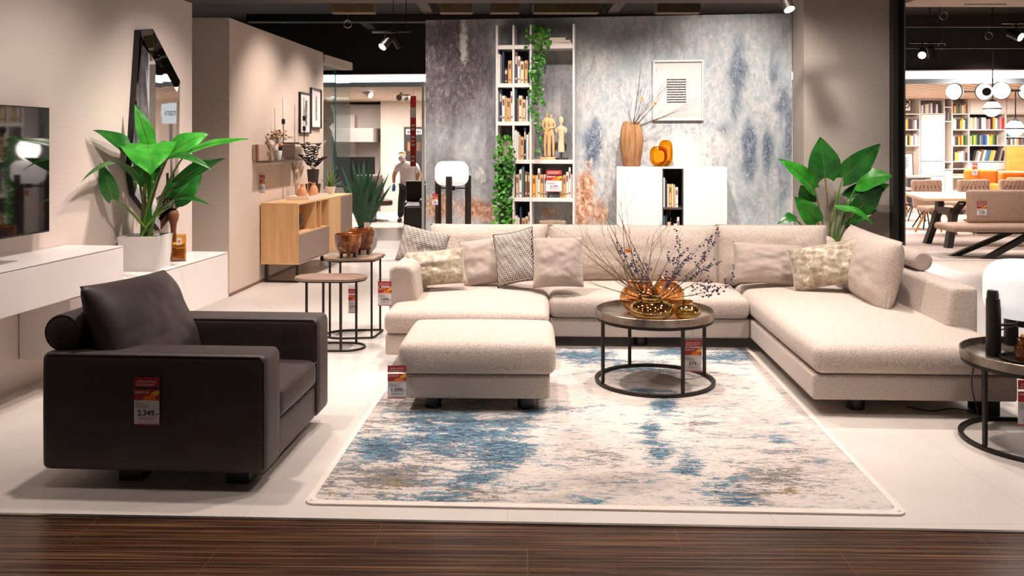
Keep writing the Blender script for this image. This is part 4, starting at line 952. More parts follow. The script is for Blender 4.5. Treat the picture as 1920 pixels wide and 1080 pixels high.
# vines
def vine(loc, label, pot_r, pot_h, strands, nleaf, seed, dense=1.0, potm=None):
    rn = random.Random(seed); r = T('trailing_vine', label, 'plant', loc, BA)
    b = MB(); b.lathe([(0, 0), (pot_r*.75, 0), (pot_r, pot_h*.6), (pot_r*.92, pot_h), (pot_r*.82, pot_h), (pot_r*.8, pot_h*.8), (0, pot_h*.8)], 24); b.build('pot', potm or flat('cream_pot', col(216, 196, 172), .6), r)
    lb = MB(); st = MB()
    for (dx, dy, L, sw) in strands:
        pts = [V(dx*.3, dy*.3, pot_h*.85), V(dx*.7, dy*.7, pot_h+.06), V(dx, dy, pot_h*.8)]
        k = int(L/.07)+1
        for i in range(1, k+1): pts.append(V(dx+sw*math.sin(i*.5+dx*9)*.5+rn.uniform(-.012, .012), dy-.01*rn.random(), pot_h*.8-L*i/k))
        pts = smooth(pts, 2); st.tube(pts, .0025, 5)
        for i in range(2, len(pts)):
            for _ in range(2 if rn.random() < dense*.3 else 1):
                p = pts[i]; a = rn.uniform(0, 6.28); s = rn.uniform(.014, .026); d = V(math.cos(a), -abs(math.sin(a))*.7, rn.uniform(-.7, .3)).normalized()
                u = V(rn.uniform(-.4, .4), -1, rn.uniform(-.2, .8)); sdv = d.cross(u).normalized(); nn = sdv.cross(d).normalized(); p0 = p+d*.012
                sh = [(0, 0), (.35, .75), (.9, 1), (1.5, .8), (2, .15)]
                L_ = [p0+d*s*t-sdv*s*w+nn*s*.22*w for t, w in sh]; R__ = [p0+d*s*t+sdv*s*w+nn*s*.22*w for t, w in sh]; M_ = [p0+d*s*t for t, w in sh]
                vs = L_+M_+R__; fs = [(i_, i_+1, 6+i_, 5+i_) for i_ in range(4)]+[(5+i_, 6+i_, 11+i_, 10+i_) for i_ in range(4)]; lb.add(vs, fs, mi=rn.randrange(2))
    o = lb.build('foliage', [leafmat('vine_leaf', col(48, 128, 30), col(96, 168, 52)), leafmat('vine_leaf_dark', col(28, 88, 22), col(58, 124, 38))], r); st.build('vine_stem', M_stemA, r); return r
vine(Mb @ V(zx(572), -.17, ZS[0]), 'trailing vine in a pot hanging down from the top shelf of the tall bookcase', .075, .13, [(-.10, -.16, .12, .03), (-.04, -.16, .62, .03), (.0, -.17, 1.30, .05), (.045, -.16, .75, .04), (.08, -.15, .30, .03), (.10, -.12, .1, .02), (-.02, -.15, .9, .03)], 60, 5)
vine(Mb @ V(zx(428), -.17, ZS[3]), 'trailing vine in a cream pot hanging down the left side of the bookcase', .075, .19, [(-.10, -.16, 1.0, .03), (-.06, -.17, .75, .04), (-.02, -.17, 1.05, .04), (.02, -.16, .95, .04), (.0, -.15, .5, .03), (-.09, -.15, .6, .03), (.05, -.15, 1.15, .03)], 60, 8)
# figurines
M_pale = wood('pale_carved', col(206, 158, 104), col(224, 184, 132), col(236, 204, 158), 2, .8, .55); M_pale2 = wood('limewood', col(222, 190, 148), col(236, 208, 170), col(244, 222, 190), 2, .8, .6)
def skin_mesh(name, m, parent, verts, edges, radii, root=0, sub=2, loc=None):
    me = bpy.data.meshes.new(name); me.from_pydata([tuple(v) for v in verts], edges, []); o = bpy.data.objects.new(name, me); C.objects.link(o)
    o.modifiers.new('skin', 'SKIN'); s = o.modifiers.new('sub', 'SUBSURF'); s.levels = sub; s.render_levels = sub
    for i, r in enumerate(radii):
        k = me.skin_vertices[0].data[i]; k.radius = (r, r) if not isinstance(r, tuple) else r; k.use_root = (i == root)
    bpy.context.view_layer.update(); dg = bpy.context.evaluated_depsgraph_get(); m2 = bpy.data.meshes.new_from_object(o.evaluated_get(dg)); bpy.data.objects.remove(o)
    m2.name = name; m2.materials.clear(); m2.materials.append(m); m2.polygons.foreach_set('use_smooth', [True]*len(m2.polygons))
    o = bpy.data.objects.new(name, m2); C.objects.link(o)
    if parent: o.parent = parent
    if loc is not None: o.location = loc
    return o
zb = ZS[3]
r = T('couple_figurine', 'pale wooden figurine of an embracing couple on the tall bookcase', 'figurine', Mb @ V(zx(622), -.2, zb), BA)
b = MB(); b.box(-.09, .075, -.05, .05, 0, .028); b.build('plinth', M_pale, r, bevel=.003)
def fig(dx, lean, m, s=1.0, arm=1, nm='figure'):
    vs = [(0,0,.30), (0,0,.37), (0,0,.43), (0,0,.465), (0,0,.50), (-.018,0,.27), (-.022,0,.15), (-.02,0,.03), (.018,0,.27), (.02,0,.15), (.018,0,.03), (-.036,0,.42), (-.045,-.012,.36), (-.02,-.03,.32), (.036,0,.42), (.045,-.012,.36), (.03*arm,-.03,.34)]
    ed_ = [(0,1), (1,2), (2,3), (3,4), (0,5), (5,6), (6,7), (0,8), (8,9), (9,10), (2,11), (11,12), (12,13), (2,14), (14,15), (15,16)]
    rd_ = [.024, .022, .026, .01, .020, .019, .015, .012, .019, .015, .012, .013, .010, .009, .013, .010, .009]
    return skin_mesh(nm, m, r, [V(x*s+dx+lean*z, y*s, z*s) for x, y, z in vs], ed_, [q*s for q in rd_])
fig(-.022, -.0, M_pale, 1.0); fig(.032, -.02, M_pale, .98, -1)
r = T('torso_figurine', 'pale wooden head and torso sculpture on a dark base in the tall bookcase', 'figurine', Mb @ V(zx(680), -.19, zb), BA)
b = MB(); b.box(-.075, .075, -.045, .045, 0, .022); b.build('plinth', flat('dark_plinth', col(52, 44, 42), .5), r, bevel=.003); b = MB(); b.cyl((0, 0, .02), (0, 0, .085), .006, n=10); b.build('rod', M_blackmet, r)
b = MB(); b.lathe([(0, .08), (.034, .082), (.036, .14), (.030, .20), (.027, .25), (.036, .30), (.045, .335), (.04, .355), (.014, .368), (.012, .385), (.022, .40), (.027, .425), (.022, .455), (0, .468)], 28, Mx(sc=(1, .72, 1)))
b.tube([V(-.04, 0, .345), V(-.052, 0, .325), V(-.05, 0, .29)], [.014, .015, .009], 10); b.tube([V(.04, 0, .345), V(.052, 0, .325), V(.05, 0, .29)], [.014, .015, .009], 10); b.build('torso', M_pale2, r)
r = T('bird_figurine', 'small white bird figurine perched on books on the fifth shelf', 'figurine', Mb @ V(zx(494), -.24, ZS[4]+.295), BA)
b = MB(); b.tube([(-.015, 0, -.03), (-.01, 0, .0), (.0, 0, .02), (.012, 0, .012), (.022, 0, 0)], [.006, .008, .009, .006, .001], 8); b.build('body', flat('white_bird', col(236, 230, 224), .5), r)

# ---------------------------------------------------------------- white highboard with open niche
HO = BW0+BD*2.15+BN*.012
hb_ = T('highboard', 'white highboard with an open dark book niche against the mural wall', 'sideboard', HO, BA)
def hx(px): return (bwall(px, .43)-HO).dot(BD)
x0, x1, x2, x3 = hx(1156), hx(1242), hx(1281.5), hx(1363.5); zt_, zb_ = 1.449, .615; M_nich = flat('niche_grey', col(70, 66, 66), .6)
b = MB(); b.box(x0, x3, -.40, 0, zt_-.018, zt_); b.build('top_panel', M_whitelac, hb_, bevel=.0015)
b = MB(); b.box(x0, x3, -.40, 0, zb_, zb_+.018); b.build('bottom_panel', M_whitelac, hb_, bevel=.0015)
for a, e in ((x0, x1), (x2, x3)):
    b = MB(); b.box(a, e, -.40, 0, zb_+.0185, zt_-.0185); b.build('carcass', M_whitelac, hb_)
    b = MB(); b.box(a+.001, e-.001, -.42, -.401, zb_+.002, zt_-.014); b.build('door', M_whitelac, hb_, bevel=.0015)
b = MB(); b.box(x1+.001, x2-.001, -.02, -.004, zb_+.02, zt_-.02); b.build('niche_back', M_nich, hb_)
for a in (x1+.001, x2-.011): b = MB(); b.box(a, a+.01, -.40, -.021, zb_+.02, zt_-.02); b.build('niche_side', M_nich, hb_)
zm = zat(388, 9.35); b = MB(); b.box(x1+.012, x2-.012, -.39, -.021, zm-.018, zm); b.build('niche_shelf', M_nich, hb_)
for xx in (x0+.08, x3-.08):
    b = MB(); b.box(xx-.02, xx+.02, -.38, -.34, 0, zb_); b.build('leg', M_whitelac, hb_); b = MB(); b.box(xx-.02, xx+.02, -.06, -.02, 0, zb_); b.build('leg', M_whitelac, hb_)
Mh = Matrix.Translation(HO) @ Matrix.Rotation(BA, 4, 'Z')
def hfill(items, z, where):
    tot = {}; n = {}
    for it in items: tot[it[2]] = tot.get(it[2], 0)+1
    for a, e, c, h in items:
        n[c] = n.get(c, 0)+1; xa, xe = hx(1080+a/2.571), hx(1080+e/2.571)
        lab = ('the only %s book' % c) if tot[c] == 1 else ('%s %s book from the left' % (ORD[n[c]-1], c))
        book(Mh, xa+.0008, xe-xa-.0016, h/2.571*9.3/F, .2, -.34, z+.0008, c, '%s in the %s niche of the white highboard' % (lab, where), 'books in the white highboard')
hfill([(420, 430, 'white', 142), (431, 438, 'navy', 130), (441, 449, 'cream', 112), (450, 462, 'tan', 112), (463, 471, 'cream', 112), (472, 480, 'tan', 108), (481, 494, 'white', 96)], zm, 'upper')
hfill([(420, 430, 'teal', 140), (431, 440, 'navy', 140), (442, 458, 'beige', 108), (459, 473, 'orange', 90), (474, 488, 'white', 100), (489, 500, 'white', 132)], zb_+.019, 'lower')
b = MB(); b.box(x0-.004, x0-.001, -.36, -.30, 1.05, 1.30); o = b.build('price_strip', M_tagr, hb_); b = MB(); b.box(x0-.006, x0-.004, -.355, -.305, 1.06, 1.22); b.build('card', M_tagw, o)
# wooden vase with dry branches
q = Mh @ V(hx(1184), -.21, zt_)
r = T('wooden_vase', 'tall rough carved wooden vase on the white highboard', 'vase', q, .4)
b = MB(); prof = [(0, 0), (.085, 0), (.095, .03), (.118, .16), (.128, .28), (.12, .38), (.095, .455), (.08, .462), (.07, .455), (.06, .40), (0, .39)]
b.lathe(prof, 36)
for v in b.v:
    a = math.atan2(v.y, v.x); k = 1+.05*noise.noise(V(math.cos(a)*2.2, math.sin(a)*2.2, v.z*6))+.04*math.sin(a*6+v.z*4); v.x *= k; v.y *= k
    if v.z > .38: v.z += .02*math.sin(a*2+1)
b.build('vase', wood('driftwood', col(112, 76, 46), col(160, 116, 76), col(196, 154, 112), 2, .9, .75), r)
r2 = T('dry_branches', 'bare dry branches standing in the carved wooden vase', 'branches', q+V(0, 0, .40)); rnd = random.Random(5)
for (px, py) in [(1200,130), (1195,165), (1175,180), (1212,150), (1225,175), (1250,150), (1262,170), (1280,205), (1275,212), (1240,185), (1268,145), (1180,215), (1290,200)]:
    mb = MB(); tips = []; e = pY(px, py, q.y+rnd.uniform(-.25, .1))-(q+V(0, 0, .40)); st = V(rnd.uniform(-.03, .03), rnd.uniform(-.03, .03), 0); d0 = e-st; branch(mb, st, d0.normalized(), d0.length, .0035, 2, rnd, tips, .16, .45); mb.build('branch', M_twig2, r2)
for px, py in ((1203, 185), (1228, 194)): b = MB(); p = pY(px, py, q.y-.1)-r2.location; b.box(p.x-.014, p.x+.014, p.y-.003, p.y+.003, p.z-.013, p.z+.013); b.build('orange_flag', M_tago, r2)
# two orange glass objects
for k, (px, w, h, dy, lab) in enumerate(((1236, .185, .205, -.24, 'front orange rounded glass lantern on the white highboard'), (1250, .15, .27, -.12, 'taller orange glass lantern at the back on the white highboard'))):
    q = Mh @ V(hx(px), dy, zt_); r = T('glass_lantern', lab, 'lantern', q, BA)
    n_ = 28; pr_ = []
    for j in range(n_): th = 2*math.pi*j/n_; e_ = 3.2; cs, sn = math.cos(th), math.sin(th); pr_.append((w/2*math.copysign(abs(cs)**(2/e_), cs), h/2+h/2*math.copysign(abs(sn)**(2/e_), sn)+.012))
    b = MB(); b.prism_y(pr_, -.05, .05); b.build('shell', goldglass('orange_glass', (.98, .60, .10, 1), .14), r, bevel=.02)
    b = MB(); b.prism_y([(x*.62, (z-h/2)*.62+h/2) for x, z in pr_], -.055, -.051); b.build('opening_ring', flat('orange_core', col(226, 130, 20), .2), r)
    b = MB(); b.cyl((0, 0, 0), (0, 0, .014), w*.3, n=24); b.build('foot', goldglass('orange_glass2', (.98, .62, .16, 1), .2), r)
# framed picture
q = bwall(1272, .004); PY0 = q.y-.03
pic = T('framed_print', 'square print of ten black brush strokes in a thin pale frame', 'picture', V(q.x, q.y, 0), BA)
def px_(x): return (bwall(x, .03)-bwall(1272, .03)).dot(BD)
def pzz(y): return zat(y, PY0)
xa, xe, z0, z1 = px_(1224), px_(1319), pzz(226), pzz(112.5)
for (a, e, c, d) in ((xa, xe, z0, z0+.02), (xa, xe, z1-.02, z1), (xa, xa+.02, z0+.0205, z1-.0205), (xe-.02, xe, z0+.0205, z1-.0205)): b = MB(); b.box(a, e, -.035, 0, c, d); b.build('frame', M_whitelac, pic, bevel=.002)
b = MB(); b.box(xa+.02, xe-.02, -.012, -.002, z0+.02, z1-.02); sh_ = b.build('paper', flat('art_paper', col(234, 226, 222), .6, var=.01), pic)
b = MB(); rnd = random.Random(2)
for k in range(10):
    zz = pzz(149+k*4.7); x_0, x_1 = px_(1250), px_(1286.5); n_ = 24; vs = []
    for i in range(n_+1): x = x_0+(x_1-x_0)*i/n_; w_ = .0065+.0022*noise.noise(V(i*.4, k*5, 0)); d = .002*noise.noise(V(i*.2, k*9, 3)); vs += [V(x, -.0126, zz-w_+d), V(x, -.0126, zz+w_+d)]
    b.add(vs, [(2*i, 2*i+2, 2*i+3, 2*i+1) for i in range(n_)])
b.build('brush_strokes', M_ink, sh_, smooth=False)
b = MB(); join(b, text_mb('J', .03, .01), Mx((px_(1230), -.0126, pzz(132)))); b.build('signature', M_ink, sh_, smooth=False)
b = MB(); b.box(xa+.02, xe-.02, -.026, -.024, z0+.02, z1-.02); b.build('glazing', glass('picture_glass', (1, 1, 1, 1), .03, .0, .25), pic)
# stone urn behind the sofa
q = V((1036-CX)*9.0/F, 9.0, 0); r = T('stone_urn', 'rough beige stone urn with a white label standing behind the sofa', 'urn', q)
b = MB(); b.lathe([(0, 0), (.10, 0), (.13, .2), (.155, .5), (.15, .74), (.12, .82), (.125, .86), (.14, .88), (.138, .905), (.11, .905), (.1, .86), (0, .84)], 36); b.build('body', flat('rough_stone', col(150, 134, 112), .9, var=.3, scale=18, bump=.6, bscale=30), r)
b = MB(); b.box(-.11, -.03, -.17, -.16, .66, .74); b.build('label', M_tagw, r)
# ================================================================ left rear: oak sideboard and wall decor
M_oak = wood('oak', col(212, 160, 108), col(226, 180, 128), col(236, 198, 150), 2, .7, .5); M_oakx = wood('oak_top', col(214, 166, 116), col(228, 184, 134), col(238, 202, 156), 1, .7, .5)
M_greylac = flat('taupe_lacquer', col(146, 126, 114), .45, var=.02)
SA = R(-6.9); SBO = V(-3.055, 10.77, 0)
sb_ = T('oak_sideboard', 'oak sideboard with grey fronts and open niches along the left rear wall', 'sideboard', SBO, SA)      # local y = along, x = depth
Ls, Ws, zt_, zb_ = 2.17, .475, .97, .225
b = MB(); b.box(0, Ws, 0, Ls, zt_-.022, zt_); b.build('top', M_oakx, sb_, bevel=.002)
b = MB(); b.box(0, Ws, 0, Ls, zb_, zb_+.02); b.build('bottom', M_oakx, sb_)
for y in (0, Ls-.02): b = MB(); b.box(0, Ws, y, y+.02, zb_+.0205, zt_-.0225); b.build('side_panel', M_oak, sb_)
b = MB(); b.box(0, .015, .021, Ls-.021, zb_+.021, zt_-.023); b.build('back_panel', M_oak, sb_)
for y in (.62, .82, 1.12): b = MB(); b.box(.016, Ws-.004, y, y+.02, .602, zt_-.023); b.build('divider', M_oak, sb_)
b = MB(); b.box(.016, Ws-.002, .021, 1.139, .585, .601); b.build('niche_floor', M_oakx, sb_)
b = MB(); b.box(Ws-.02, Ws, .004, 1.138, zb_+.004, .584); b.build('drawer_front', M_greylac, sb_, bevel=.0015)
b = MB(); b.box(Ws-.02, Ws, 1.145, 1.64, zb_+.004, zt_-.023); b.build('oak_panel', M_oak, sb_)
b = MB(); b.box(Ws-.02, Ws, 1.645, Ls-.002, zb_+.004, zt_-.023); b.build('door', M_greylac, sb_, bevel=.0015)
for y in (.04, Ls-.10):
    b = MB(); w_ = .035
    b.box(.03, .03+w_, y, y+.05, 0, zb_); b.box(Ws-.05, Ws-.05+w_, y, y+.05, 0, zb_); b.box(.03+w_, Ws-.05, y, y+.05, 0, .02); b.build('leg_frame', M_blackmet, sb_)
Msb = Matrix.Translation(SBO) @ Matrix.Rotation(SA, 4, 'Z')
def onside(px, y, x=.24):
    """point on the sideboard top seen at column px"""
    k = (px-CX)/F; a = Msb @ V(x, 0, 0); d = (Msb.to_3x3() @ V(0, 1, 0)); s = (k*a.y-a.x)/(d.x-k*d.y); q = a+d*s; return V(q.x, q.y, zt_)
o = T('dark_bowl', 'dark rounded bowl in the open niche of the oak sideboard', 'bowl', Msb @ V(.3, .28, .602)); b = MB(); b.lathe([(0, 0), (.05, 0), (.10, .06), (.12, .14), (.11, .2), (.10, .2), (.11, .14), (.09, .07), (0, .02)], 28); b.build('shell', flat('dark_bowl', col(40, 26, 20), .35), o)
M_terra = flat('terracotta_peach', col(222, 156, 112), .6, var=.04); M_tray2 = flat('cream_tray', col(236, 222, 210), .5, var=.02)
q = onside(577, 0, .26); tr_ = T('serving_tray', 'cream oval-edged tray holding two terracotta jugs on the oak sideboard', 'tray', q, SA)
b = MB(); b.box(-.14, .14, -.36, .36, 0, .012); b.build('base', M_tray2, tr_)
for nm, bb in (('rim', (-.15, -.138, -.37, .37, 0, .05)), ('rim', (.138, .15, -.37, .37, 0, .05)), ('rim', (-.137, .137, -.37, -.36, 0, .05)), ('rim', (-.137, .137, .36, .37, 0, .05))): b = MB(); b.box(*bb); b.build(nm, M_tray2, tr_, bevel=.003)
for k, (px, lab) in enumerate(((567, 'left terracotta jug with a loop handle on the cream tray'), (588, 'right terracotta jug with a loop handle on the cream tray'))):
    p = onside(px, 0, .27); r = T('jug', lab, 'jug', (p.x, p.y, zt_+.0125), 0, 'terracotta jugs on the tray')
    b = MB(); b.lathe([(0, 0), (.062, 0), (.066, .01), (.058, .09), (.04, .135), (.024, .15), (.024, .185), (.019, .185), (.019, .15), (0, .14)], 28); b.build('body', M_terra, r)
    b = MB(); b.tube(smooth([V(-.022, 0, .175), V(-.05, 0, .19), V(-.075, 0, .17), V(-.078, 0, .09), V(-.062, 0, .03)], 4), .007, 8); b.build('handle', M_terra, r)
def ribbed(loc, R0, R1, H, label):
    r = T('ribbed_pot', label, 'pot', loc); b = MB(); n = 60; vs = []; prof = [(R0, 0), (R1, H), (R1-.008, H), (R1-.012, H-.03)]
    for rr, z in prof:
        for j in range(n): k = rr*(1+(.03 if j % 2 else -.03)*(1 if z < H-.001 or rr == R1 else 0)); vs.append(V(k*math.cos(6.28319*j/n), k*math.sin(6.28319*j/n), z))
    b.add(vs, [(i*n+j, i*n+(j+1) % n, (i+1)*n+(j+1) % n, (i+1)*n+j) for i in range(3) for j in range(n)]+[tuple(range(n))[::-1], tuple(range(3*n, 4*n))]); b.build('body', flat('smoke_ribbed', col(66, 58, 56), .35), r, angle=20); return r
p = onside(587, 0, .12); rp0 = ribbed(p, .082, .105, .165, 'wide ribbed dark pot on the oak sideboard, under the other one')
rp = ribbed(p+V(0, 0, .1655), .065, .082, .20, 'ribbed dark pot stacked on a wider one, holding black foliage')
random.seed(21); rnd = random.Random(21); lb = MB(); st = MB()
for (px, py) in ((564, 292), (568, 272), (578, 268), (598, 270), (610, 296), (600, 300), (574, 296), (588, 276)):
    e = pY(px, py, p.y-.05+rnd.uniform(-.1, .1))-rp.location; s0 = V(0, 0, .17); pts = [s0*(1-t)**2+(s0*.4+e*.6+V(0, 0, .05))*2*t*(1-t)*.5+(V(0, 0, .26)*.5)*2*t*(1-t)*.0+e*t*t+(s0*.5+e*.5+V(0,0,.04))*2*t*(1-t)*.5 for t in [i/10 for i in range(11)]]
    st.tube(pts, .003, 5)
    for i in range(3, 11):
        for sgn in (-1, 1):
            d = (V(sgn*rnd.uniform(.4, 1), rnd.uniform(-.6, .2), rnd.uniform(.0, .7))).normalized(); L = .045; j = join(lb, leaf_mb(pts[i], pts[i]+d*L, .026, V(0, -1, .6), .05, .1, 0, 0, 4))
lb.build('foliage', flat('black_leaf', col(40, 30, 30), .6), rp, angle=180); st.build('stems', flat('black_leaf', col(40, 30, 30), .6), rp)
p = onside(555, 0, .08); r = T('pampas_stems', 'dried pampas stems leaning at the wall behind the cream tray', 'dried flowers', p)
for (px, py) in ((548, 305), (553, 312), (558, 322), (566, 302), (570, 312)):
    e = pY(px, py, p.y)-p; b = MB(); pts = [V(0, 0, 0)*(1-t)+e*t+V(0, 0, .05*math.sin(3*t)) for t in [i/10 for i in range(11)]]; b.tube(pts, [.003]*6+[.012, .018, .016, .01, .002], 7); b.build('stem', flat('pampas', col(176, 150, 132), .9, var=.2, scale=60, bump=.5), r)
p = onside(620, 0, .22); r = T('aloe_plant', 'small green aloe in a white pot at the far end of the oak sideboard', 'plant', p)
b = MB(); b.lathe([(0, 0), (.055, 0), (.075, .105), (.068, .105), (.06, .09), (0, .09)], 28); b.build('pot', flat('white_ceramic', col(236, 232, 228), .35), r)
def blade(base, tip, w, curve, m, root, n=8, thick=.25):
    mb = MB(); ax = tip-base; L = ax.length; a = ax.normalized(); out = V(a.x, a.y, 0); out = out.normalized() if out.length > .01 else V(1, 0, 0); sd = a.cross(V(0, 0, 1)); sd = sd.normalized() if sd.length > .05 else V(1, 0, 0); up = sd.cross(a).normalized(); vs = []
    for i in range(n+1):
        t = i/n; c = base+a*(L*t)-V(0, 0, 1)*curve*L*(t*t-t); ww = w*(.75+.6*t-1.35*t*t) if t < 1 else .001; ww = max(ww, .001)
        for (u, v_) in ((-1, .35), (-.5, -.12), (0, -.3), (.5, -.12), (1, .35), (0, .12)): vs.append(c+sd*(ww*u*.5)+up*(ww*v_*thick*2))
    mb.add(vs, [(i*6+j, i*6+(j+1) % 6, (i+1)*6+(j+1) % 6, (i+1)*6+j) for i in range(n) for j in range(6)]); return mb.build('leaf', m, root, angle=60)
M_aloe = leafmat('aloe_leaf', col(96, 124, 62), col(136, 158, 92)); M_agave = leafmat('agave_leaf', col(34, 78, 54), col(58, 108, 78), .45)
for (px, py) in ((600, 335), (606, 322), (612, 315), (620, 312), (628, 314), (634, 322), (641, 330), (645, 338), (610, 330), (630, 330), (618, 322), (625, 324)): blade(V(rnd.uniform(-.03, .03), rnd.uniform(-.03, .03), .09), pY(px, py, p.y+rnd.uniform(-.12, .12))-p, .042, .2, M_aloe, r)
# wall shelf with vase and candle holder
WS = w2(10.52, .006); w2a = math.atan2(.061, 1)
ws = T('wall_shelf', 'long beige wall shelf panel with a dark ledge on the left rear wall', 'shelf', WS, -w2a)
b = MB(); b.box(0, .03, 0, 1.55, 1.487, 1.68); b.build('panel', flat('beige_panel', col(196, 164, 140), .55, var=.02), ws); b = MB(); b.box(.0305, .06, .0, .04, 1.487, 1.68); b.build('end_strip', flat('brown_panel', col(136, 98, 76), .55), ws)
b = MB(); b.box(.0305, .22, .02, 1.5, 1.47, 1.484); b.build('ledge', flat('dark_ledge', col(74, 64, 60), .35), ws)
b = MB(); b.box(.0305, .24, 1.02, 2.0, 1.683, 1.695); b.build('top_ledge', flat('dark_ledge', col(74, 64, 60), .35), ws)
def w2p(px, off):
    k = (px-CX)/F; a = w2(0, off); d = V(.061, 1, 0); s = (k*a.y-a.x)/(d.x-k*d.y); return a+d*s
q = w2p(520, .13); q.z = 1.4845; r = T('flower_vase', 'white vase of pink dried flowers on the wall shelf', 'vase', q)
b = MB(); b.lathe([(0, 0), (.035, 0), (.05, .04), (.058, .11), (.05, .16), (.028, .195), (.03, .21), (.024, .21), (.022, .19), (0, .18)], 28); b.build('body', flat('white_ceramic', col(236, 232, 228), .35), r)
fl_ = MB(); st = MB()
for k in range(46):
    e = V(rnd.gauss(0.01, .07), rnd.gauss(0, .05), rnd.uniform(.26, .37)); c = e
    st.tube([(0, 0, .19), tuple(e)], .0015, 4); fl_.lathe([(0, -.012), (.016, -.004), (.02, .006), (.012, .014), (0, .016)], 7, Matrix.Translation(c), mi=rnd.randrange(3))
fl_.build('blossoms', [flat('dusty_pink', col(214, 164, 146), .8), flat('dusty_cream', col(222, 192, 160), .8), flat('dusty_green', col(110, 100, 60), .8)], r)['kind'] = 'stuff'; st.build('stems', M_stemB, r)
b = MB(); b.box(.03, .08, -.07, -.067, .12, .19); o = b.build('swing_tag', M_ink, r); b = MB(); b.cyl((.05, -.0705, .19), (.05, -.072, .19), .02, n=14); b.build('orange_mark', M_tago, o)
q = w2p(545, .13); q.z = 1.6955; r = T('candle_holder', 'black metal holder carrying three tall white candles on the wall shelf', 'candle holder', q, -w2a)
b = MB(); b.box(-.05, .05, -.22, .22, 0, .012); b.build('base', M_blackmet, r)
for (px, yh, yt) in ((541, 229, 187), (546.5, 220, 178), (560, 241, 199)):
    p = w2p(px, .13); ly = (p-q).length*(1 if p.y > q.y else -1); ly = max(-.3, min(.6, ly)); zh, ztp = zat(yh, p.y)-q.z, zat(yt, p.y)-q.z
    b = MB(); b.cyl((0, ly, .0 if ly > .22 else .012), (0, ly, zh-.03), .006, n=8); b.build('rod', M_blackmet, r); b = MB(); b.cyl((0, ly, zh-.03), (0, ly, zh+.035), .022, n=16); b.build('cup', M_blackmet, r); b = MB(); b.cyl((0, ly, zh+.0355), (0, ly, ztp), .012, n=12); b.build('candle', flat('candle_wax', col(240, 228, 220), .5), r)
q = w2p(491, .02); price_tag((q.x, q.y-.02, 1.335), R(0), .088, '699,-', 'small price tag on the left rear wall under the beige shelf', .245, 'SEGMÜLLER-TIEFPREIS')
for k, (x0, x1, yt, yb, lab) in enumerate(((560, 580, 172, 250, 'left narrow black-framed print of vertical script on the left rear wall'), (581, 600, 164, 240, 'right narrow black-framed print of vertical script on the left rear wall'))):
    a, e = w2p(x0, .004), w2p(x1, .004); L = (e-a).length; za, zb2 = zat(yt, a.y), zat(yb, a.y)
    r = T('framed_print', lab, 'picture', a, -w2a); fw = .018
    for bb in ((0, L, za-fw, za), (0, L, zb2, zb2+fw), (0, fw, zb2+fw, za-fw), (L-fw, L, zb2+fw, za-fw)): b = MB(); b.box(0, .03, bb[0], bb[1], bb[2], bb[3]); b.build('frame', M_blackmet, r)
    b = MB(); b.box(.002, .012, fw, L-fw, zb2+fw, za-fw); pp_ = b.build('paper', flat('art_paper', col(234, 226, 222), .6), r)
    b = MB(); H = za-zb2; pts = []
    for ln in range(1 if k else 2):
        for i in range(60):
            t = i/59; pts.append(V(.0135, L*(.52+.1*ln+.10*math.sin(i*1.7+k)*(1 if i % 9 else .2)), za-H*(.2+.6*t)+.012*math.cos(i*1.7)))
        b.tube(pts, .004, 4); pts = []
    b.build('script', M_ink, pp_)
# glass screens and soffit
M_pane = glass('screen_glass', (.90, .97, .97, 1), .05, .0, .3); M_edgeg = flat('glass_edge', col(60, 150, 160), .2)
g0, g1 = w2(13.62, -.02), V((628-CX)/F*14.3, 14.3, 0); g2 = V((657-CX)/F*14.9, 14.9, 0)
for k, (a, e, lab) in enumerate(((g0, g1, 'tall clear glass screen next to the end of the left rear wall'), (g1+V(.012, .01, 0), g2, 'tall clear glass screen left of the agave, further from the wall'))):
    d = (e-a); L = d.length; r = T('glass_screen', lab, 'glass screen', a, math.atan2(d.y, d.x)); b = MB(); b.box(0, L, 0, .012, .01, 2.9); b.build('pane', M_pane, r); b = MB(); b.box(-.006, .0, -.002, .014, .01, 2.9); b.build('edge', M_edgeg, r)
    b = MB(); b.box(0, L, -.01, .022, 0, .03); b.build('floor_rail', M_metal, r)
b = MB(); b.prism([(w2(13.6).x-.2, 13.62), (w2(13.6).x+.02, 13.62), (g2.x, 14.95), (g2.x, 15.1), (w2(13.6).x-.6, 15.1)], 2.94, 3.06); S(b.build('ceiling_soffit', M_wall2))
q = V(-2.98, 14.75, 0); r = T('potted_plant', 'dark big-leaved plant behind the glass screens at the left rear', 'plant', q); b = MB(); b.lathe([(0, 0), (.15, 0), (.19, .4), (.17, .4), (.16, .36), (0, .36)], 24); b.build('pot', flat('grey_pot', col(170, 164, 158), .6), r)
for (bp, tp, w_) in (((612, 235), (611, 182), 26), ((610, 212), (626, 233), 20), ((612, 262), (606, 225), 24), ((611, 320), (622, 250), 34), ((614, 345), (622, 290), 38), ((618, 350), (604, 300), 34)):
    a, e = pY(*bp, 14.7)-q, pY(*tp, 14.5)-q; leaf_mb(a, e, w_*14.6/F, V(.3, -1, .3), .08, .12, .05).build('leaf', leafmat('night_leaf', col(20, 52, 28), col(34, 74, 42)), r, angle=180); stem_mb(V(rnd.uniform(-.05, .05), 0, .36), a, .012, .006).build('stem', M_stemB, r)
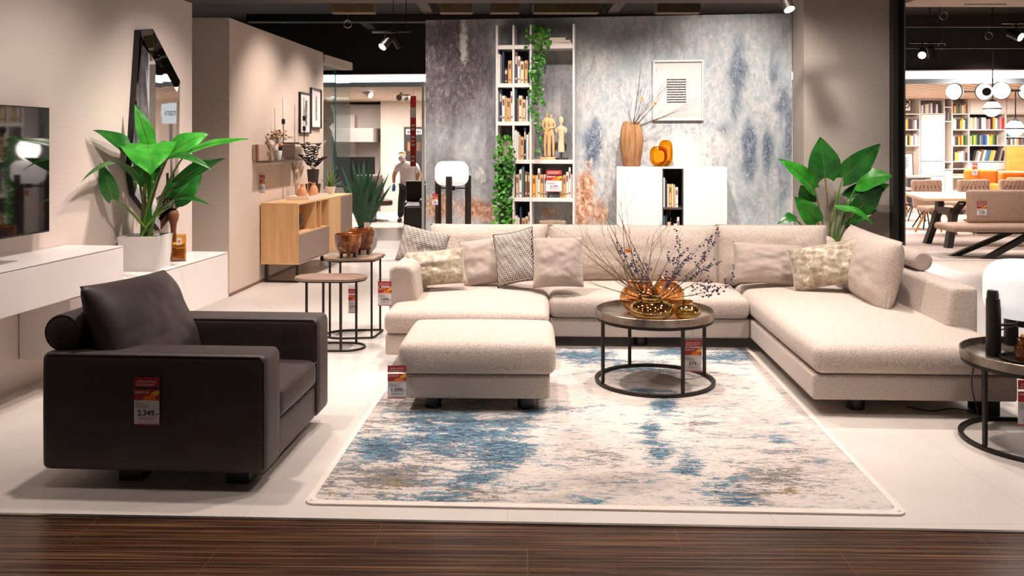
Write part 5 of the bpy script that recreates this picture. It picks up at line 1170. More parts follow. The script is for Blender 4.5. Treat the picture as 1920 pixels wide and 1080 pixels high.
# agave
q = V((682-CX)/F*13.6, 13.6, 0); r = T('agave_plant', 'large dark green agave in a round pale pot past the oak sideboard', 'plant', q)
b = MB(); b.lathe([(0, 0), (.11, 0), (.19, .10), (.215, .22), (.19, .34), (.15, .40), (.135, .40), (.15, .33), (0, .33)], 32); b.build('pot', flat('pale_pot', col(206, 200, 196), .5), r)
b = MB(); b.lathe([(0, .355), (.145, .355)], 20); b.build('soil', M_soil, r)
for (px, py, dy, w_) in ((634, 330, 0, .15), (640, 312, .2, .14), (650, 310, -.1, .16), (660, 300, .25, .15), (672, 305, .1, .14), (682, 300, .3, .15), (694, 300, -.1, .15), (700, 312, .2, .14), (715, 310, 0, .15), (722, 330, .2, .15), (735, 345, -.2, .15), (730, 324, .3, .14), (645, 345, -.3, .15), (704, 330, -.35, .17), (680, 330, -.4, .18), (663, 325, -.35, .17), (690, 345, -.45, .17), (712, 345, -.4, .16), (655, 335, .35, .14)):
    blade(V((px-682)*.0008, dy*.12, .36), pY(px, py, 13.6+dy)-q, w_, .12, M_agave, r, 9, .3)
p = q+V(.12, -.235, .44); b = MB(); b.box(-.045, .045, -.002, .002, -.17, 0); o = b.build('plant_tag', M_tagw, r, loc=(.09, -.235, .50)); b = MB(); b.cyl((0, -.0025, -.09), (0, -.004, -.09), .028, n=14); b.build('orange_mark', M_tago, o)

# ================================================================ left far room
cbx = T('wall_cabinet', 'long grey wall-hung cabinet in the far left room', 'cabinet', (-5.0, 21.95, 0)); M_gcab = flat('grey_cabinet', col(152, 142, 136), .5)
b = MB(); b.box(-.35, 1.65, -.55, .65, 1.72, 2.06); b.build('body', M_gcab, cbx); b = MB(); b.box(-.345, 1.645, -.57, -.552, 1.724, 2.056); b.build('flap', M_gcab, cbx)
r = T('television', 'black television standing low behind the agave in the far left room', 'television', (-4.05, 21.5, 0)); b = MB(); b.box(-.5, .72, 0, .05, .62, 1.36); b.build('housing', flat('tv_black', col(14, 13, 15), .35), r); b = MB(); b.box(-.49, .71, -.004, -.0005, .63, 1.35); b.build('screen', MATS['tv_black'], r); b = MB(); b.box(-.1, .3, -.1, .2, 0, .02); b.box(.08, .12, .03, .06, .0, .63); b.build('stand', M_blackmet, r)
q = V((776-CX)/F*21.8, 21.85, 0); r = T('sample_board', 'dark framed sample board with wood swatches on the far left room wall', 'board', q); k = 21.8/F
b = MB(); b.box(-.25, .25, 0, .04, .55, zat(238, 21.8)); b.build('board', flat('board_black', col(48, 42, 40), .5), r); b = MB(); b.box(-.2, .2, -.008, -.001, zat(252, 21.8), zat(242, 21.8)); sg = b.build('sign_plate', M_tagw, r)
b = MB(); join(b, text_mb('so', .14, .03), Mx((-.17, -.0095, zat(250, 21.8)))); join(b, text_mb('ni', .14, .03), Mx((.06, -.0095, zat(250, 21.8)))); b.build('lettering', M_ink, sg)
for j, c in enumerate((col(150, 104, 66), col(186, 138, 92), col(100, 72, 52))): b = MB(); b.box(-.16+.11*j, -.06+.11*j, -.008, -.001, 1.50, 1.72); b.build('swatch', flat('swatch%d' % j, c, .5), r)
# hanging banner
q = V((775-CX)/F*17.2, 17.2, 0); r = T('hanging_banner', 'narrow red and white sale banner hanging in front of the person', 'banner', q, R(-12)); k = 17.2/F; zt2, zb3 = zat(180, 17.2), zat(312, 17.2); W = .055
b = MB(); b.box(-W, W, -.004, .004, zb3, zt2); bn = b.build('cloth', flat('banner_red', col(226, 62, 58), .6), r); b = MB(); b.box(-W, W, -.0055, -.0045, zt2-.42, zt2-.22); b.build('white_field', M_tagw, bn); b = MB(); b.box(-W-.008, -W+.0, -.006, .006, zb3, zt2); b.build('white_edge', M_tagw, bn)
for (zz, n_) in ((zt2-.55, 2), (zt2-.78, 3), (zt2-1.16, 2)):
    for i in range(n_): b = MB(); b.box(-W*.75, W*(.6-.15*(i % 2)), -.0055, -.0045, zz-.075*i-.04, zz-.075*i); b.build('print_block', M_inkw, bn)
b = MB(); b.tube([(0, 0, zt2), (0, 0, 3.9)], .004, 5); b.build('hanging_wire', M_blackmet, r)

# ---------------------------------------------------------------- the person
M_skin = flat('skin', col(214, 158, 128), .55, var=.03); M_shirt = flat('white_shirt', col(232, 226, 224), .8, var=.02, scale=6, bump=.15, bscale=14); M_trou = flat('black_trousers', col(26, 24, 26), .8); M_hair = flat('blond_hair', col(224, 182, 132), .7, var=.2, scale=60); M_glove = flat('blue_glove', col(60, 130, 196), .5)
PQ = V((757-CX)/F*19.1, 19.1, 0)
pe = T('person', 'person with blond hair, face mask, white tunic and blue gloves walking in the far room', 'person', PQ)
K = 1.0
BV = [(.08,.02,.80), (.09,.0,.95), (.08,0,1.10), (.06,-.01,1.20), (.02,-.03,1.28), (-.02,-.06,1.335), (-.03,-.08,1.41), (-.03,-.07,1.475),      # 0-7 spine, neck, head
      (-.11,-.02,1.215), (-.21,-.03,1.0), (-.20,-.10,.83), (.25,.0,1.20), (.35,.02,1.0), (.33,-.08,.84),                                     # arms
      (.0,.0,.75), (-.04,-.06,.43), (-.08,.0,.08), (-.10,-.12,.04), (.18,.03,.75), (.24,-.05,.44), (.30,.12,.12), (.30,.02,.05)]
BE = [(0,1), (1,2), (2,3), (3,4), (4,5), (5,6), (6,7), (3,8), (8,9), (9,10), (3,11), (11,12), (12,13), (0,14), (14,15), (15,16), (16,17), (0,18), (18,19), (19,20), (20,21)]
BR = [.10, .10, .11, .08, .055, .06, .088, .07, .07, .048, .033, .07, .048, .033, .10, .062, .042, .035, .10, .062, .042, .035]
skin_mesh('body', M_skin, pe, [V(*p) for p in BV], BE, BR)
SV = [(.09,.02,.62), (.09,.01,.78), (.09,0,.95), (.08,0,1.10), (.06,-.01,1.205), (.02,-.02,1.26), (-.12,-.02,1.205), (-.185,-.025,1.06), (.25,0,1.19), (.32,.01,1.05)]
skin_mesh('shirt', M_shirt, pe, [V(*p) for p in SV], [(0,1), (1,2), (2,3), (3,4), (4,5), (4,6), (6,7), (4,8), (8,9)], [(.21,.15), (.20,.15), (.185,.15), (.195,.15), (.15,.11), .075, .09, .085, .09, .085])
TV_ = [(.09,.02,.78), (.0,.0,.72), (-.04,-.06,.43), (-.075,.0,.09), (.18,.03,.72), (.24,-.05,.44), (.30,.11,.12)]
skin_mesh('trousers', M_trou, pe, [V(*p) for p in TV_], [(0,1), (1,2), (2,3), (0,4), (4,5), (5,6)], [.15, .115, .085, .068, .115, .085, .068])
for (x, y, z) in ((-.08, -.02, 0), (.30, .08, .03)):
    b = softbox(.09, .25, .08, .035); o = weld(b.build('shoe', flat('dark_shoe', col(50, 48, 52), .6), pe, angle=180)); o.location = (x-.045, y-.16, z)
skin_mesh('hair', M_hair, pe, [V(-.03,-.06,1.44), V(-.03,-.03,1.50), V(-.025,.0,1.42), V(-.02,.01,1.36)], [(0,1), (1,2), (2,3)], [.092, .078, .085, .055])
b = MB(); b.lathe([(0, -.065), (.04, -.055), (.066, -.02), (.07, .02), (.05, .045), (0, .055)], 20, Mx((-.035, -.135, 1.375), (0, 0, 0), (1, .62, 1))); b.build('face_mask', flat('mask_white', col(226, 230, 240), .7), pe)
for sx in (-.03, .03): b = MB(); b.lathe([(0, -.009), (.009, 0), (0, .009)], 10, Mx((-.035+sx, -.158, 1.435))); b.build('eye', M_ink, pe)
b = MB(); b.lathe([(0, -.02), (.012, -.008), (.006, .02), (0, .024)], 10, Mx((-.035, -.168, 1.415))); b.build('nose', M_skin, pe)
for (sx, wx, wy, wz) in ((-1, -.20, -.10, .83), (1, .33, -.08, .84)):
    h = skin_mesh('glove', M_glove if sx < 0 else M_skin, pe, [V(wx, wy, wz), V(wx, wy-.015, wz-.045), V(wx, wy-.02, wz-.085)]+[V(wx+(i-1.5)*.018, wy-.025, wz-.10) for i in range(4)]+[V(wx+(i-1.5)*.02, wy-.035-.004*i, wz-.135-.01*(1 if i in (1, 2) else 0)) for i in range(4)]+[V(wx+(i-1.5)*.019, wy-.055, wz-.165-.012*(1 if i in (1, 2) else 0)) for i in range(4)]+[V(wx+.03, wy-.03, wz-.06), V(wx+.045, wy-.05, wz-.095)],
        [(0,1), (1,2), (2,3), (2,4), (2,5), (2,6), (3,7), (4,8), (5,9), (6,10), (7,11), (8,12), (9,13), (10,14), (1,15), (15,16)], [.03, .034, .034]+[.011]*4+[.010]*4+[.008]*4+[.012, .009])
    if sx > 0: h.name = 'hand'
# dark recliner and chair
M_dkl = leather('black_leather', col(40, 36, 34), .4)
q = V((790-CX)/F*15.6, 15.65, 0)
r = T('armchair', 'black leather recliner armchair at the edge of the rear aisle', 'armchair', q, R(4))
sb('base', M_dkl, r, -.32, 0, .03, .9, .85, .56, .06); sb('seat_cushion', M_dkl, r, -.05, -.02, .60, .6, .6, .10, .05); o = sb('backrest', M_dkl, r, .0, .15, .62, .35, .55, .36, .12); o2 = sb('headrest', M_dkl, r, .1, .2, .98, .33, .46, .32, .13)
q = V((776-CX)/F*18.0, 18.1, 0); r = T('side_chair', 'dark chair with thin legs next to the walking person', 'chair', q); sb('seat', M_dkl, r, -.2, -.2, .42, .42, .42, .08, .03); sb('backrest', M_dkl, r, -.2, .16, .5, .42, .07, .42, .03)
for x in (-.17, .19):
    for y in (-.17, .19): b = MB(); b.cyl((x, y, 0), (x*.9, y*.9, .43), .014, .018, 10); b.build('leg', M_blackmet, r)
q = V((704-CX)/F*19.3, 19.3, 0); r = T('lounge_chair', 'brown swivel lounge chair partly hidden behind the agave', 'chair', q, .5); M_brl = leather('brown_lounge', col(84, 64, 54), .5)
sb('seat', M_brl, r, -.3, -.3, .34, .6, .6, .13, .05); o = sb('backrest', M_brl, r, -.3, .2, .45, .6, .12, .58, .05, rot=(R(-14), 0, 0)); b = MB(); b.cyl((0, 0, .05), (0, 0, .35), .03, n=14); b.build('pillar', M_metal, r); b = MB(); b.lathe([(0, 0), (.3, 0), (.28, .02), (.05, .05), (0, .05)], 28); b.build('foot_disc', M_metal, r)

# ================================================================ right: dining area
M_tan = leather('tan_leather', col(170, 142, 124), .55); M_tanw = flat('tan_suede', col(164, 136, 118), .75, var=.1, scale=10); M_blackwood = flat('black_wood', col(36, 30, 28), .5)
M_tabletop = wood('light_oak', col(206, 168, 130), col(222, 188, 150), col(232, 202, 168), 0, .5, .45); M_legwood = wood('leg_oak', col(180, 122, 70), col(200, 142, 88), col(214, 160, 106), 2, 1, .5)
dt = T('dining_table', 'long oak dining table on angled black legs in the right dining area', 'table', (0, 0, 0)); A_, B_ = pY(1732, 369, 14.2), pY(1688, 357, 16.1)
zt_ = .812; b = MB(); b.prism([(A_.x, 14.2), (10.2, 13.9), (10.5, 15.9), (B_.x, 16.1)], zt_-.045, zt_); b.build('top', M_tabletop, dt, bevel=.006)
def bar(mb, p, q, w, d=.1):
    """flat bar of width w (in x) and depth d (in y)"""
    vs = [V(c.x+sx*w/2, c.y+sy*d/2, c.z) for c in (p, q) for sx in (-1, 1) for sy in (-1, 1)]; mb.add(vs, [(0, 1, 3, 2), (4, 6, 7, 5), (0, 4, 5, 1), (2, 3, 7, 6), (0, 2, 6, 4), (1, 5, 7, 3)])
for pts, y in (([(1762, 377), (1761, 392), (1738, 460)], 15.0), ([(1808, 377), (1788, 400), (1778, 472)], 14.35)):
    P = [pY(px, py, y) for px, py in pts]; P[0].z = zt_-.046; P[-1].z = 0; b = MB(); bar(b, P[0], P[1], .10, .12); b.build('leg', M_blackwood, dt); b = MB(); bar(b, P[1], P[2], .10, .12); b.build('leg', M_blackwood, dt)
b = MB(); a, e = pY(1761, 393, 15.0), pY(1790, 397, 14.35); b.add([a+V(0, 0, s) for s in (-.06, .06)]+[e+V(0, 0, s) for s in (.06, -.06)]+[V(a.x-.05, a.y+.05, a.z+s) for s in (-.06, .06)]+[V(e.x-.05, e.y+.05, e.z+s) for s in (.06, -.06)], [(0, 1, 2, 3), (7, 6, 5, 4), (0, 3, 7, 4), (1, 5, 6, 2), (0, 4, 5, 1), (3, 2, 6, 7)]); b.build('cross_beam', M_blackwood, dt)
b = MB(); b.box(9.3, 9.42, 14.2, 14.3, 0, zt_-.046); b.build('leg', M_blackwood, dt); b = MB(); b.box(9.6, 9.72, 15.6, 15.7, 0, zt_-.046); b.build('leg', M_blackwood, dt)
b = MB(); p = pY(1802, 382, 14.28); b.box(p.x-.03, p.x+.03, p.y-.002, p.y, p.z-.008, p.z+.008); b.build('maker_plate', M_tagw, dt)
for (px, y, w_, lab) in ((1836, 14.55, .155, 'smaller dark wooden bowl on the dining table, left of the other'), (1884, 14.9, .23, 'larger dark wooden bowl on the dining table, on the right')):
    r = T('wooden_bowl', lab, 'bowl', ((px-CX)/F*y, y, zt_+.0005)); b = MB(); b.lathe([(0, 0), (w_*.6, 0), (w_*.9, .05), (w_, .085), (w_*.93, .085), (w_*.82, .05), (w_*.5, .02), (0, .018)], 32); b.build('bowl', wood('dark_bowl_wood', col(56, 40, 32), col(82, 60, 48), col(104, 78, 62), 0, 1, .4), r)
# bench
r = T('dining_bench', 'tan leather bench with a backrest on slanted black legs before the dining table', 'bench', (6.35, 12.95, 0), R(-2))
o = sb('seat', M_tanw, r, .08, .0, .39, 2.9, .62, .10, .045, crown=.015); sb('backrest', M_tanw, r, .48, .30, .50, 2.4, .12, .50, .04, rot=(R(-4), 0, 0)); b = MB(); b.box(.5, 2.8, .1, .5, .36, .39); b.build('seat_frame', M_blackwood, r)
for (a, e) in (((1.15, .42, .36), (.30, .42, .0)), ((1.25, .08, .36), (.62, .08, 0))): b = MB(); bar(b, V(*a), V(*e), .16, .08); b.build('leg', M_blackwood, r)
b = MB(); bar(b, V(2.2, .3, .36), V(2.7, .3, 0), .16, .08); b.build('leg', M_blackwood, r)
q = pY(1841, 375, 13.05); price_tag((q.x, q.y, q.z), 0, .15, '1.198,-', 'price tag hanging on the backrest of the tan bench', .235, 'SEGMÜLLER-TIEFPREIS')
# dining chairs
def dchair(loc, rz, label, m, legm, name='dining_chair', group=None, wrinkle=True):
    r = T(name, label, 'chair', loc, rz, group)
    sb('seat', m, r, -.26, -.26, .42, .52, .52, .09, .04, crown=.015)
    o = sb('backrest', m, r, -.3, .22, .46, .60, .11, .55, .05, rot=(R(-8), 0, 0), wr=.012 if wrinkle else 0, seed=3)
    if wrinkle:
        for k in range(7): b = MB(); x = -.2+.066*k; b.tube([V(x, .215-.045, .985), V(x+.01*(k-3), .20, .93), V(x+.016*(k-3), .205, .86)], [.012, .01, .003], 6); b.build('pleat', m, o.parent)
    for sx in (-1, 1):
        for sy in (-1, 1): b = MB(); b.tube([V(sx*.12, sy*.12, .42), V(sx*.26, sy*.26, 0)], [.028, .018], 10); b.build('leg', legm, r)
    return r
dchair(((1757-CX)/F*16.6, 16.65, 0), R(4), 'tan pleated dining chair with splayed oak legs, left one behind the table', M_tanw, M_legwood, group='tan dining chairs')
dchair(((1843-CX)/F*16.6, 16.65, 0), R(-3), 'tan pleated dining chair behind the table, right of its twin and behind the bowls', M_tanw, M_legwood, group='tan dining chairs')
dchair(((1925-CX)/F*16.6, 16.7, 0), R(-5), 'tan pleated dining chair behind the table, cut by the right edge', M_tanw, M_legwood, group='tan dining chairs')
def wchair(px, Y, label, m, rz, w=.52):
    r = T('desk_chair', label, 'chair', ((px-CX)/F*Y, Y, 0), rz, 'chairs at the white desk'); sb('seat', m, r, -w/2, -.25, .42, w, .5, .09, .04); sb('backrest', m, r, -w/2, .2, .5, w, .08, .52, .05, rot=(R(-8), 0, 0))
    for a in range(4): b = MB(); t_ = R(45+90*a); b.tube([V(0, 0, .40), V(.12*math.cos(t_), .12*math.sin(t_), .25), V(.26*math.cos(t_), .26*math.sin(t_), .012)], .014, 8); b.build('leg', M_blackmet, r)
    return r
wchair(1737, 17.6, 'dark grey chair with black wire legs at the white desk', flat('grey_fabric', col(84, 80, 80), .8), R(8))
wchair(1715, 19.3, 'beige chair on the left at the white desk', M_tanw, R(170)); wchair(1770, 18.4, 'beige chair on the right near the white desk, turned sideways', M_tanw, R(70))
r = T('white_desk', 'white desk at the left of the right dining area', 'desk', (8.0, 17.8, 0)); b = MB(); b.box(-1.4, -.15, -.4, .5, .77, .82); b.build('top', M_whitelac, r)
for x in (-1.3, -.3): b = MB(); b.tube([V(x, -.2, .77), V(x+.05, -.25, 0)], .03, 10); b.build('leg', M_legwood, r); b = MB(); b.tube([V(x, .3, .77), V(x+.05, .35, 0)], .03, 10); b.build('leg', M_legwood, r)
q = pY(1694, 378, 15.62); price_tag((q.x, q.y, q.z), 0, .15, '2.198,-', 'pale price tag hanging left of the dining table beside the column', .27, 'SEGMÜLLER-TIEFPREIS', cord=.11)
# orange seats
M_or = leather('cognac_leather', col(206, 120, 44), .45)
q = V((1834-CX)/F*19.3, 19.3, 0); r = T('swivel_chair', 'cognac leather swivel chair with a big price tag in the right area', 'chair', q, R(160)); sb('seat', M_or, r, -.33, -.3, .36, .66, .6, .14, .06); o = sb('backrest', M_or, r, -.33, .2, .45, .66, .14, .72, .07, rot=(R(-10), 0, 0)); sb('side_wing', M_or, r, -.42, -.15, .5, .12, .5, .4, .06); b = MB(); b.cyl((0, 0, .02), (0, 0, .37), .03, n=12); b.build('pillar', M_blackmet, r); b = MB(); b.lathe([(0, 0), (.3, 0), (.28, .02), (0, .03)], 24); b.build('foot_disc', M_blackmet, r)
q = pY(1828, 303, 18.88); price_tag((q.x, q.y, q.z), 0, .12, '998,-', 'price tag hanging on the cognac swivel chair', .30, 'SEGMÜLLER-TIEFPREIS')
q = V((1915-CX)/F*17.8, 17.8, 0); r = T('leather_armchair', 'cognac leather armchair with a loose cushion at the right edge', 'armchair', q, R(-14)); sb('base', M_or, r, -.42, -.4, .1, 1.1, .85, .33, .05); sb('armrest', M_or, r, -.48, -.42, .15, .16, .9, .72, .06); sb('backrest', M_or, r, -.3, .35, .4, 1.0, .2, .72, .08); sb('seat_cushion', M_or, r, -.31, -.42, .44, .95, .75, .14, .05); o = sb('loose_cushion', M_or, r, -.2, .18, .60, .6, .16, .42, .07, rot=(R(-12), 0, 0))
b = MB(); b.box(-.4, .6, -.35, .4, 0, .1); b.build('plinth', M_blackwood, r)
b = MB(); b.box(0, 1.4, 0, .05, 0, 1.62); o = b.build('room_divider', wood('golden_oak', col(196, 124, 50), col(212, 142, 66), col(222, 158, 84), 0, .7, .5), loc=((1887-CX)/F*20.4, 20.4, 0)); tag(o, 'upright golden oak divider panel behind the cognac armchair', 'panel')
# pendant chandelier
M_globe = emit('globe_glow', (1, .94, .9, 1), 2.2)
ch = T('pendant_light', 'black pendant fixture with four white glass globes over the dining table', 'pendant light', (0, 0, 0)); Yc = 14.3
b = MB(); a = pY(1861, 95, Yc); a2 = pY(1861, 190, Yc); b.tube([V(a.x, Yc, 3.94), a2], .009, 8); b.build('rod', M_blackmet, ch)
b = MB(); b.lathe([(0, 3.90), (.07, 3.90), (.07, 3.95), (0, 3.95)], 20, c=(a.x, Yc, 0)); b.build('canopy', M_blackmet, ch)
b = MB(); b.tube([pY(1802, 172, Yc), pY(1877, 172, Yc)], .01, 8); b.build('arm', M_blackmet, ch)
def globe(par, px, py, y, r_, band):
    p = pY(px, py, y); b = MB(); b.lathe([(r_*math.cos(R(-90+180*k/20)), r_*math.sin(R(-90+180*k/20))) for k in range(21)], 32, Matrix.Translation(p)); g = b.build('globe', M_globe, par)
    n_ = 40
    if band == 'h': pts = [p+V(math.cos(6.283*k/n_), math.sin(6.283*k/n_), 0)*(r_+.002) for k in range(n_)]
    else: pts = [p+V(math.sin(band)*math.cos(6.283*k/n_), -math.cos(band)*math.cos(6.283*k/n_), math.sin(6.283*k/n_))*(r_+.002) for k in range(n_)]
    b = MB(); b.tube(pts, .011, 6, closed=True); b.build('band', M_blackmet, g); return p
globe(ch, 1790, 172, Yc, .13, .5); p2_ = globe(ch, 1845, 172, Yc-.05, .13, 1.4); globe(ch, 1877, 170, Yc-.15, .135, 1.3); globe(ch, 1860, 204, Yc, .13, 'h')
b = MB(); b.cyl(pY(1850, 172, Yc-.2), pY(1850, 172, Yc-.17), .065, n=24); b.build('disc', M_blackmet, ch); b = MB(); b.lathe([(.0, .02), (.065, 0), (.065, .008), (.012, .05), (0, .05)], 20, Matrix.Translation(pY(1860, 191, Yc))); b.build('cap', M_blackmet, ch)
ch2 = T('pendant_light', 'second black pendant fixture with globes at the right edge', 'pendant light', (0, 0, 0)); b = MB(); b.box(pY(1893, 0, Yc+.3).x, pY(1935, 0, Yc+.3).x, Yc+.27, Yc+.33, zat(172, Yc+.3), zat(168, Yc+.3)); b.build('bar', M_blackmet, ch2); b = MB(); b.tube([pY(1904, 171, Yc+.3), pY(1904, 226, Yc+.3)], .009, 8); b.build('rod', M_blackmet, ch2)
b = MB(); b.tube([pY(1925, 170, Yc+.3), V(pY(1925, 170, Yc+.3).x, Yc+.3, 3.94)], .009, 8); b.build('rod', M_blackmet, ch2)
b = MB(); b.lathe([(.0, .02), (.065, 0), (.065, .008), (.012, .05), (0, .05)], 20, Matrix.Translation(pY(1904, 228, Yc+.3))); b.build('cap', M_blackmet, ch2); globe(ch2, 1903, 241, Yc+.3, .138, 'h'); globe(ch2, 1926, 172, Yc+.3, .13, 1.3)
for x, y, z, p in ((7.6, 14.2, 2.2, 25),):
    l = bpy.data.lights.new('globe_light', 'POINT'); l.energy = p; l.shadow_soft_size = .2; l.color = (1, .92, .85); o = bpy.data.objects.new('globe_light', l); C.objects.link(o); o.location = (x, y, z)
# exit sign
q = pY(1851, 137, 15.75); r = T('exit_sign', 'green emergency exit sign with a running figure on the bright cove', 'sign', q, FA); M_ex = emit('exit_green', (0, .62, .34, 1), 1.0); M_exw = emit('exit_white', (.85, 1, .95, 1), 1.2)
b = MB(); b.box(-.17, .17, -.1, -.06, -.055, .055); b.build('panel', M_ex, r)
b = MB(); b.box(.05, .15, -.103, -.101, -.04, .04); b.build('doorway', M_exw, r); b = MB(); b.box(-.15, -.05, -.103, -.101, -.012, .012); b.add([V(-.16, -.102, 0), V(-.12, -.102, .035), V(-.12, -.102, -.035)], [(0, 1, 2)]); b.build('arrow', M_exw, r)
b = MB(); b.tube([V(-.0, -.104, .0), V(.01, -.104, .025)], .008, 6); b.tube([V(0, -.104, 0), V(.02, -.104, -.015), V(.01, -.104, -.04)], .006, 6); b.tube([V(0, -.104, 0), V(-.02, -.104, -.02), V(-.035, -.104, -.02)], .006, 6); b.lathe([(0, -.01), (.01, 0), (0, .01)], 8, Mx((.014, -.104, .04))); b.build('running_figure', M_exw, r)
b = MB(); b.box(-.01, .01, -.085, -.075, .056, .2); b.build('bracket', M_metal, r)

# ---------------------------------------------------------------- far bookshelf wall
YS = 20.9; fs_ = T('shelf_wall', 'white built-in shelf wall full of books at the far right', 'bookshelf', (0, YS, 0)); M_fs = flat('far_shelf_white', col(232, 222, 214), .6, var=.01)
kx = YS/F
def fx(px): return (px-CX)*kx
def fz(py): return EYE-(py-HZ)*kx
def fbox(nm, a, e, y0, y1, d0=0, d1=.33, m=None): b = MB(); b.box(fx(a), fx(e), d0, d1, fz(y1), fz(y0)); return b.build(nm, m or M_fs, fs_)
for px in (1724, 1769.5, 1784.5, 1816, 1885): fbox('upright', px, px+2, 172, 402)
for (a, e, ys) in ((1682, 1723.8, (213, 242.5, 272.5, 402)), (1726.2, 1769.3, (186, 212.5)), (1771.7, 1784.3, (200, 227, 303, 317)), (1786.7, 1815.8, (213, 242.5, 272.5, 302, 316, 332, 358, 390)), (1818.2, 1884.8, (181, 212.5, 242.5, 272, 302)), (1887.2, 1935, (181, 212.5, 256, 272))):
    for y in ys: fbox('shelf', a, e, y, y+1.8, .002, .33)
fbox('back_panel', 1682, 1935, 172, 402, .331, .35, flat('far_back', col(196, 184, 172), .7)); fbox('top_panel', 1682, 1935, 170, 171.8)
fbox('door', 1726.5, 1769, 215, 302, -.02, .0); fbox('drawer', 1726.5, 1769, 303, 330, -.02, 0); fbox('drawer', 1726.5, 1769, 331, 365, -.02, 0); fbox('flap', 1818.5, 1884.5, 183.5, 212, -.02, 0); fbox('flap', 1887.5, 1934, 183.5, 212, -.02, 0); fbox('drawer', 1818.5, 1884.5, 305, 318, -.02, 0); fbox('drawer', 1818.5, 1884.5, 319, 334, -.02, 0); fbox('drawer', 1818.5, 1884.5, 335, 360, -.02, 0); fbox('door', 1772, 1784, 320, 400, -.02, 0)
for y0, y1 in ((214.5, 242), (273.8, 301.8)): fbox('dark_back', 1818.5, 1884.5, y0, y1, .32, .33, M_darkback)
rnd = random.Random(77)
def fbooks(x0, x1, ybase, hpx, cols, bay, row, lean=0):
    n = len(cols); w = (fx(x1)-fx(x0))/n; tot = {}; cnt = {}
    for c in cols: tot[c] = tot.get(c, 0)+1
    for i, c in enumerate(cols):
        cnt[c] = cnt.get(c, 0)+1; h = hpx*kx*rnd.uniform(.8, 1.0); x = fx(x0)+w*i+w/2; tk = w*rnd.uniform(.8, .96)
        lab = ('only %s book' % c) if tot[c] == 1 else ('%s %s book from the left' % (ORD[cnt[c]-1], c))
        b = MB(); b.box(-tk/2, tk/2, 0, .004, 0, h); b.box(-tk/2, -tk/2+.004, .004, .2, 0, h); b.box(tk/2-.004, tk/2, .004, .2, 0, h); b.box(-tk/2+.004, tk/2-.004, .004, .19, .005, h-.006, mi=1)
        o = b.build('book', [bookm(c), M_pages], smooth=False, loc=(x, YS+.03, fz(ybase)+.001)); o.rotation_euler.y = R(lean)
        tag(o, '%s, %s row, %s, far shelf wall' % (lab, row, bay), 'book', 'books on the far shelf wall')
W_ = 'white'
fbooks(1688, 1724, 242.3, 21, ['cream', 'navy', W_, 'orange', 'black', 'dark brown', 'grey', W_, 'purple'], 'leftmost bay', 'upper')
fbooks(1688, 1724, 272.3, 21, ['red', W_, 'orange', 'cream', 'black', 'orange', W_, 'grey', W_, 'cream'], 'leftmost bay', 'lower')
fbooks(1729, 1763, 212.3, 19, [W_, 'teal', 'cream', W_, 'grey', W_, 'navy', 'purple', W_, 'black'], 'door bay', 'top')
fbooks(1772, 1781, 226.8, 18, ['grey', 'black', 'grey'], 'narrow slot', 'upper')
fbooks(1790, 1812, 212.8, 18, ['tan', 'brown', 'green', 'grey', 'cream', 'tan'], 'narrow bay', 'first')
fbooks(1788, 1814, 242.3, 20, ['cream', W_, 'black', 'dark brown', 'orange', 'yellow', W_, 'navy'], 'narrow bay', 'second')
fbooks(1788, 1814, 272.3, 19, [W_, 'purple', 'black', 'orange', 'red', 'yellow', 'black', 'green'], 'narrow bay', 'third')
fbooks(1788, 1814, 301.8, 19, ['black', 'tan', 'yellow', 'cream', W_, W_, 'grey', 'dark brown'], 'narrow bay', 'fourth')
fbooks(1788, 1816, 389.8, 24, ['red', 'orange', 'cream', 'black', 'tan', 'navy', 'purple', 'grey'], 'narrow bay', 'bottom')
fbooks(1820, 1884, 242.3, 23, ['cream', 'tan', W_, 'grey', 'navy', W_, W_, 'grey', 'pink', 'black', 'orange', W_, 'grey', 'pink', 'red'], 'wide bay', 'upper')
fbooks(1820, 1870, 271.8, 20, ['tan', 'green', 'yellow', 'green', 'black', 'grey', 'blue', 'navy', 'blue', W_, 'yellow', 'orange', 'green', 'black'], 'wide bay', 'middle')
fbooks(1824, 1882, 301.8, 22, ['black', 'grey', W_, 'brown', W_, 'teal', 'blue', 'orange', 'tan', 'black', 'dark brown', 'grey', 'black'], 'wide bay', 'lower', 14)
fbooks(1888, 1906, 256, 22, ['green', 'teal', 'orange', W_, 'tan'], 'rightmost bay', 'upper')
fbooks(1888, 1920, 271.8, 13, ['grey', 'purple', 'cream', 'grey', W_, 'tan', 'brown', 'grey'], 'rightmost bay', 'lower')
for k, (z, w_) in enumerate(((331.8, .36), (328.6, .33))):
    b = MB(); b.box(fx(1788), fx(1788)+w_, 0, .22, 0, .03); o = b.build('book', [bookm('cream'), M_pages], smooth=False, loc=(0, YS+.04, fz(z)+.0005+.001*k)); tag(o, ('lower', 'upper')[k]+' cream book lying flat in the narrow bay of the far shelf wall', 'book', 'books on the far shelf wall')
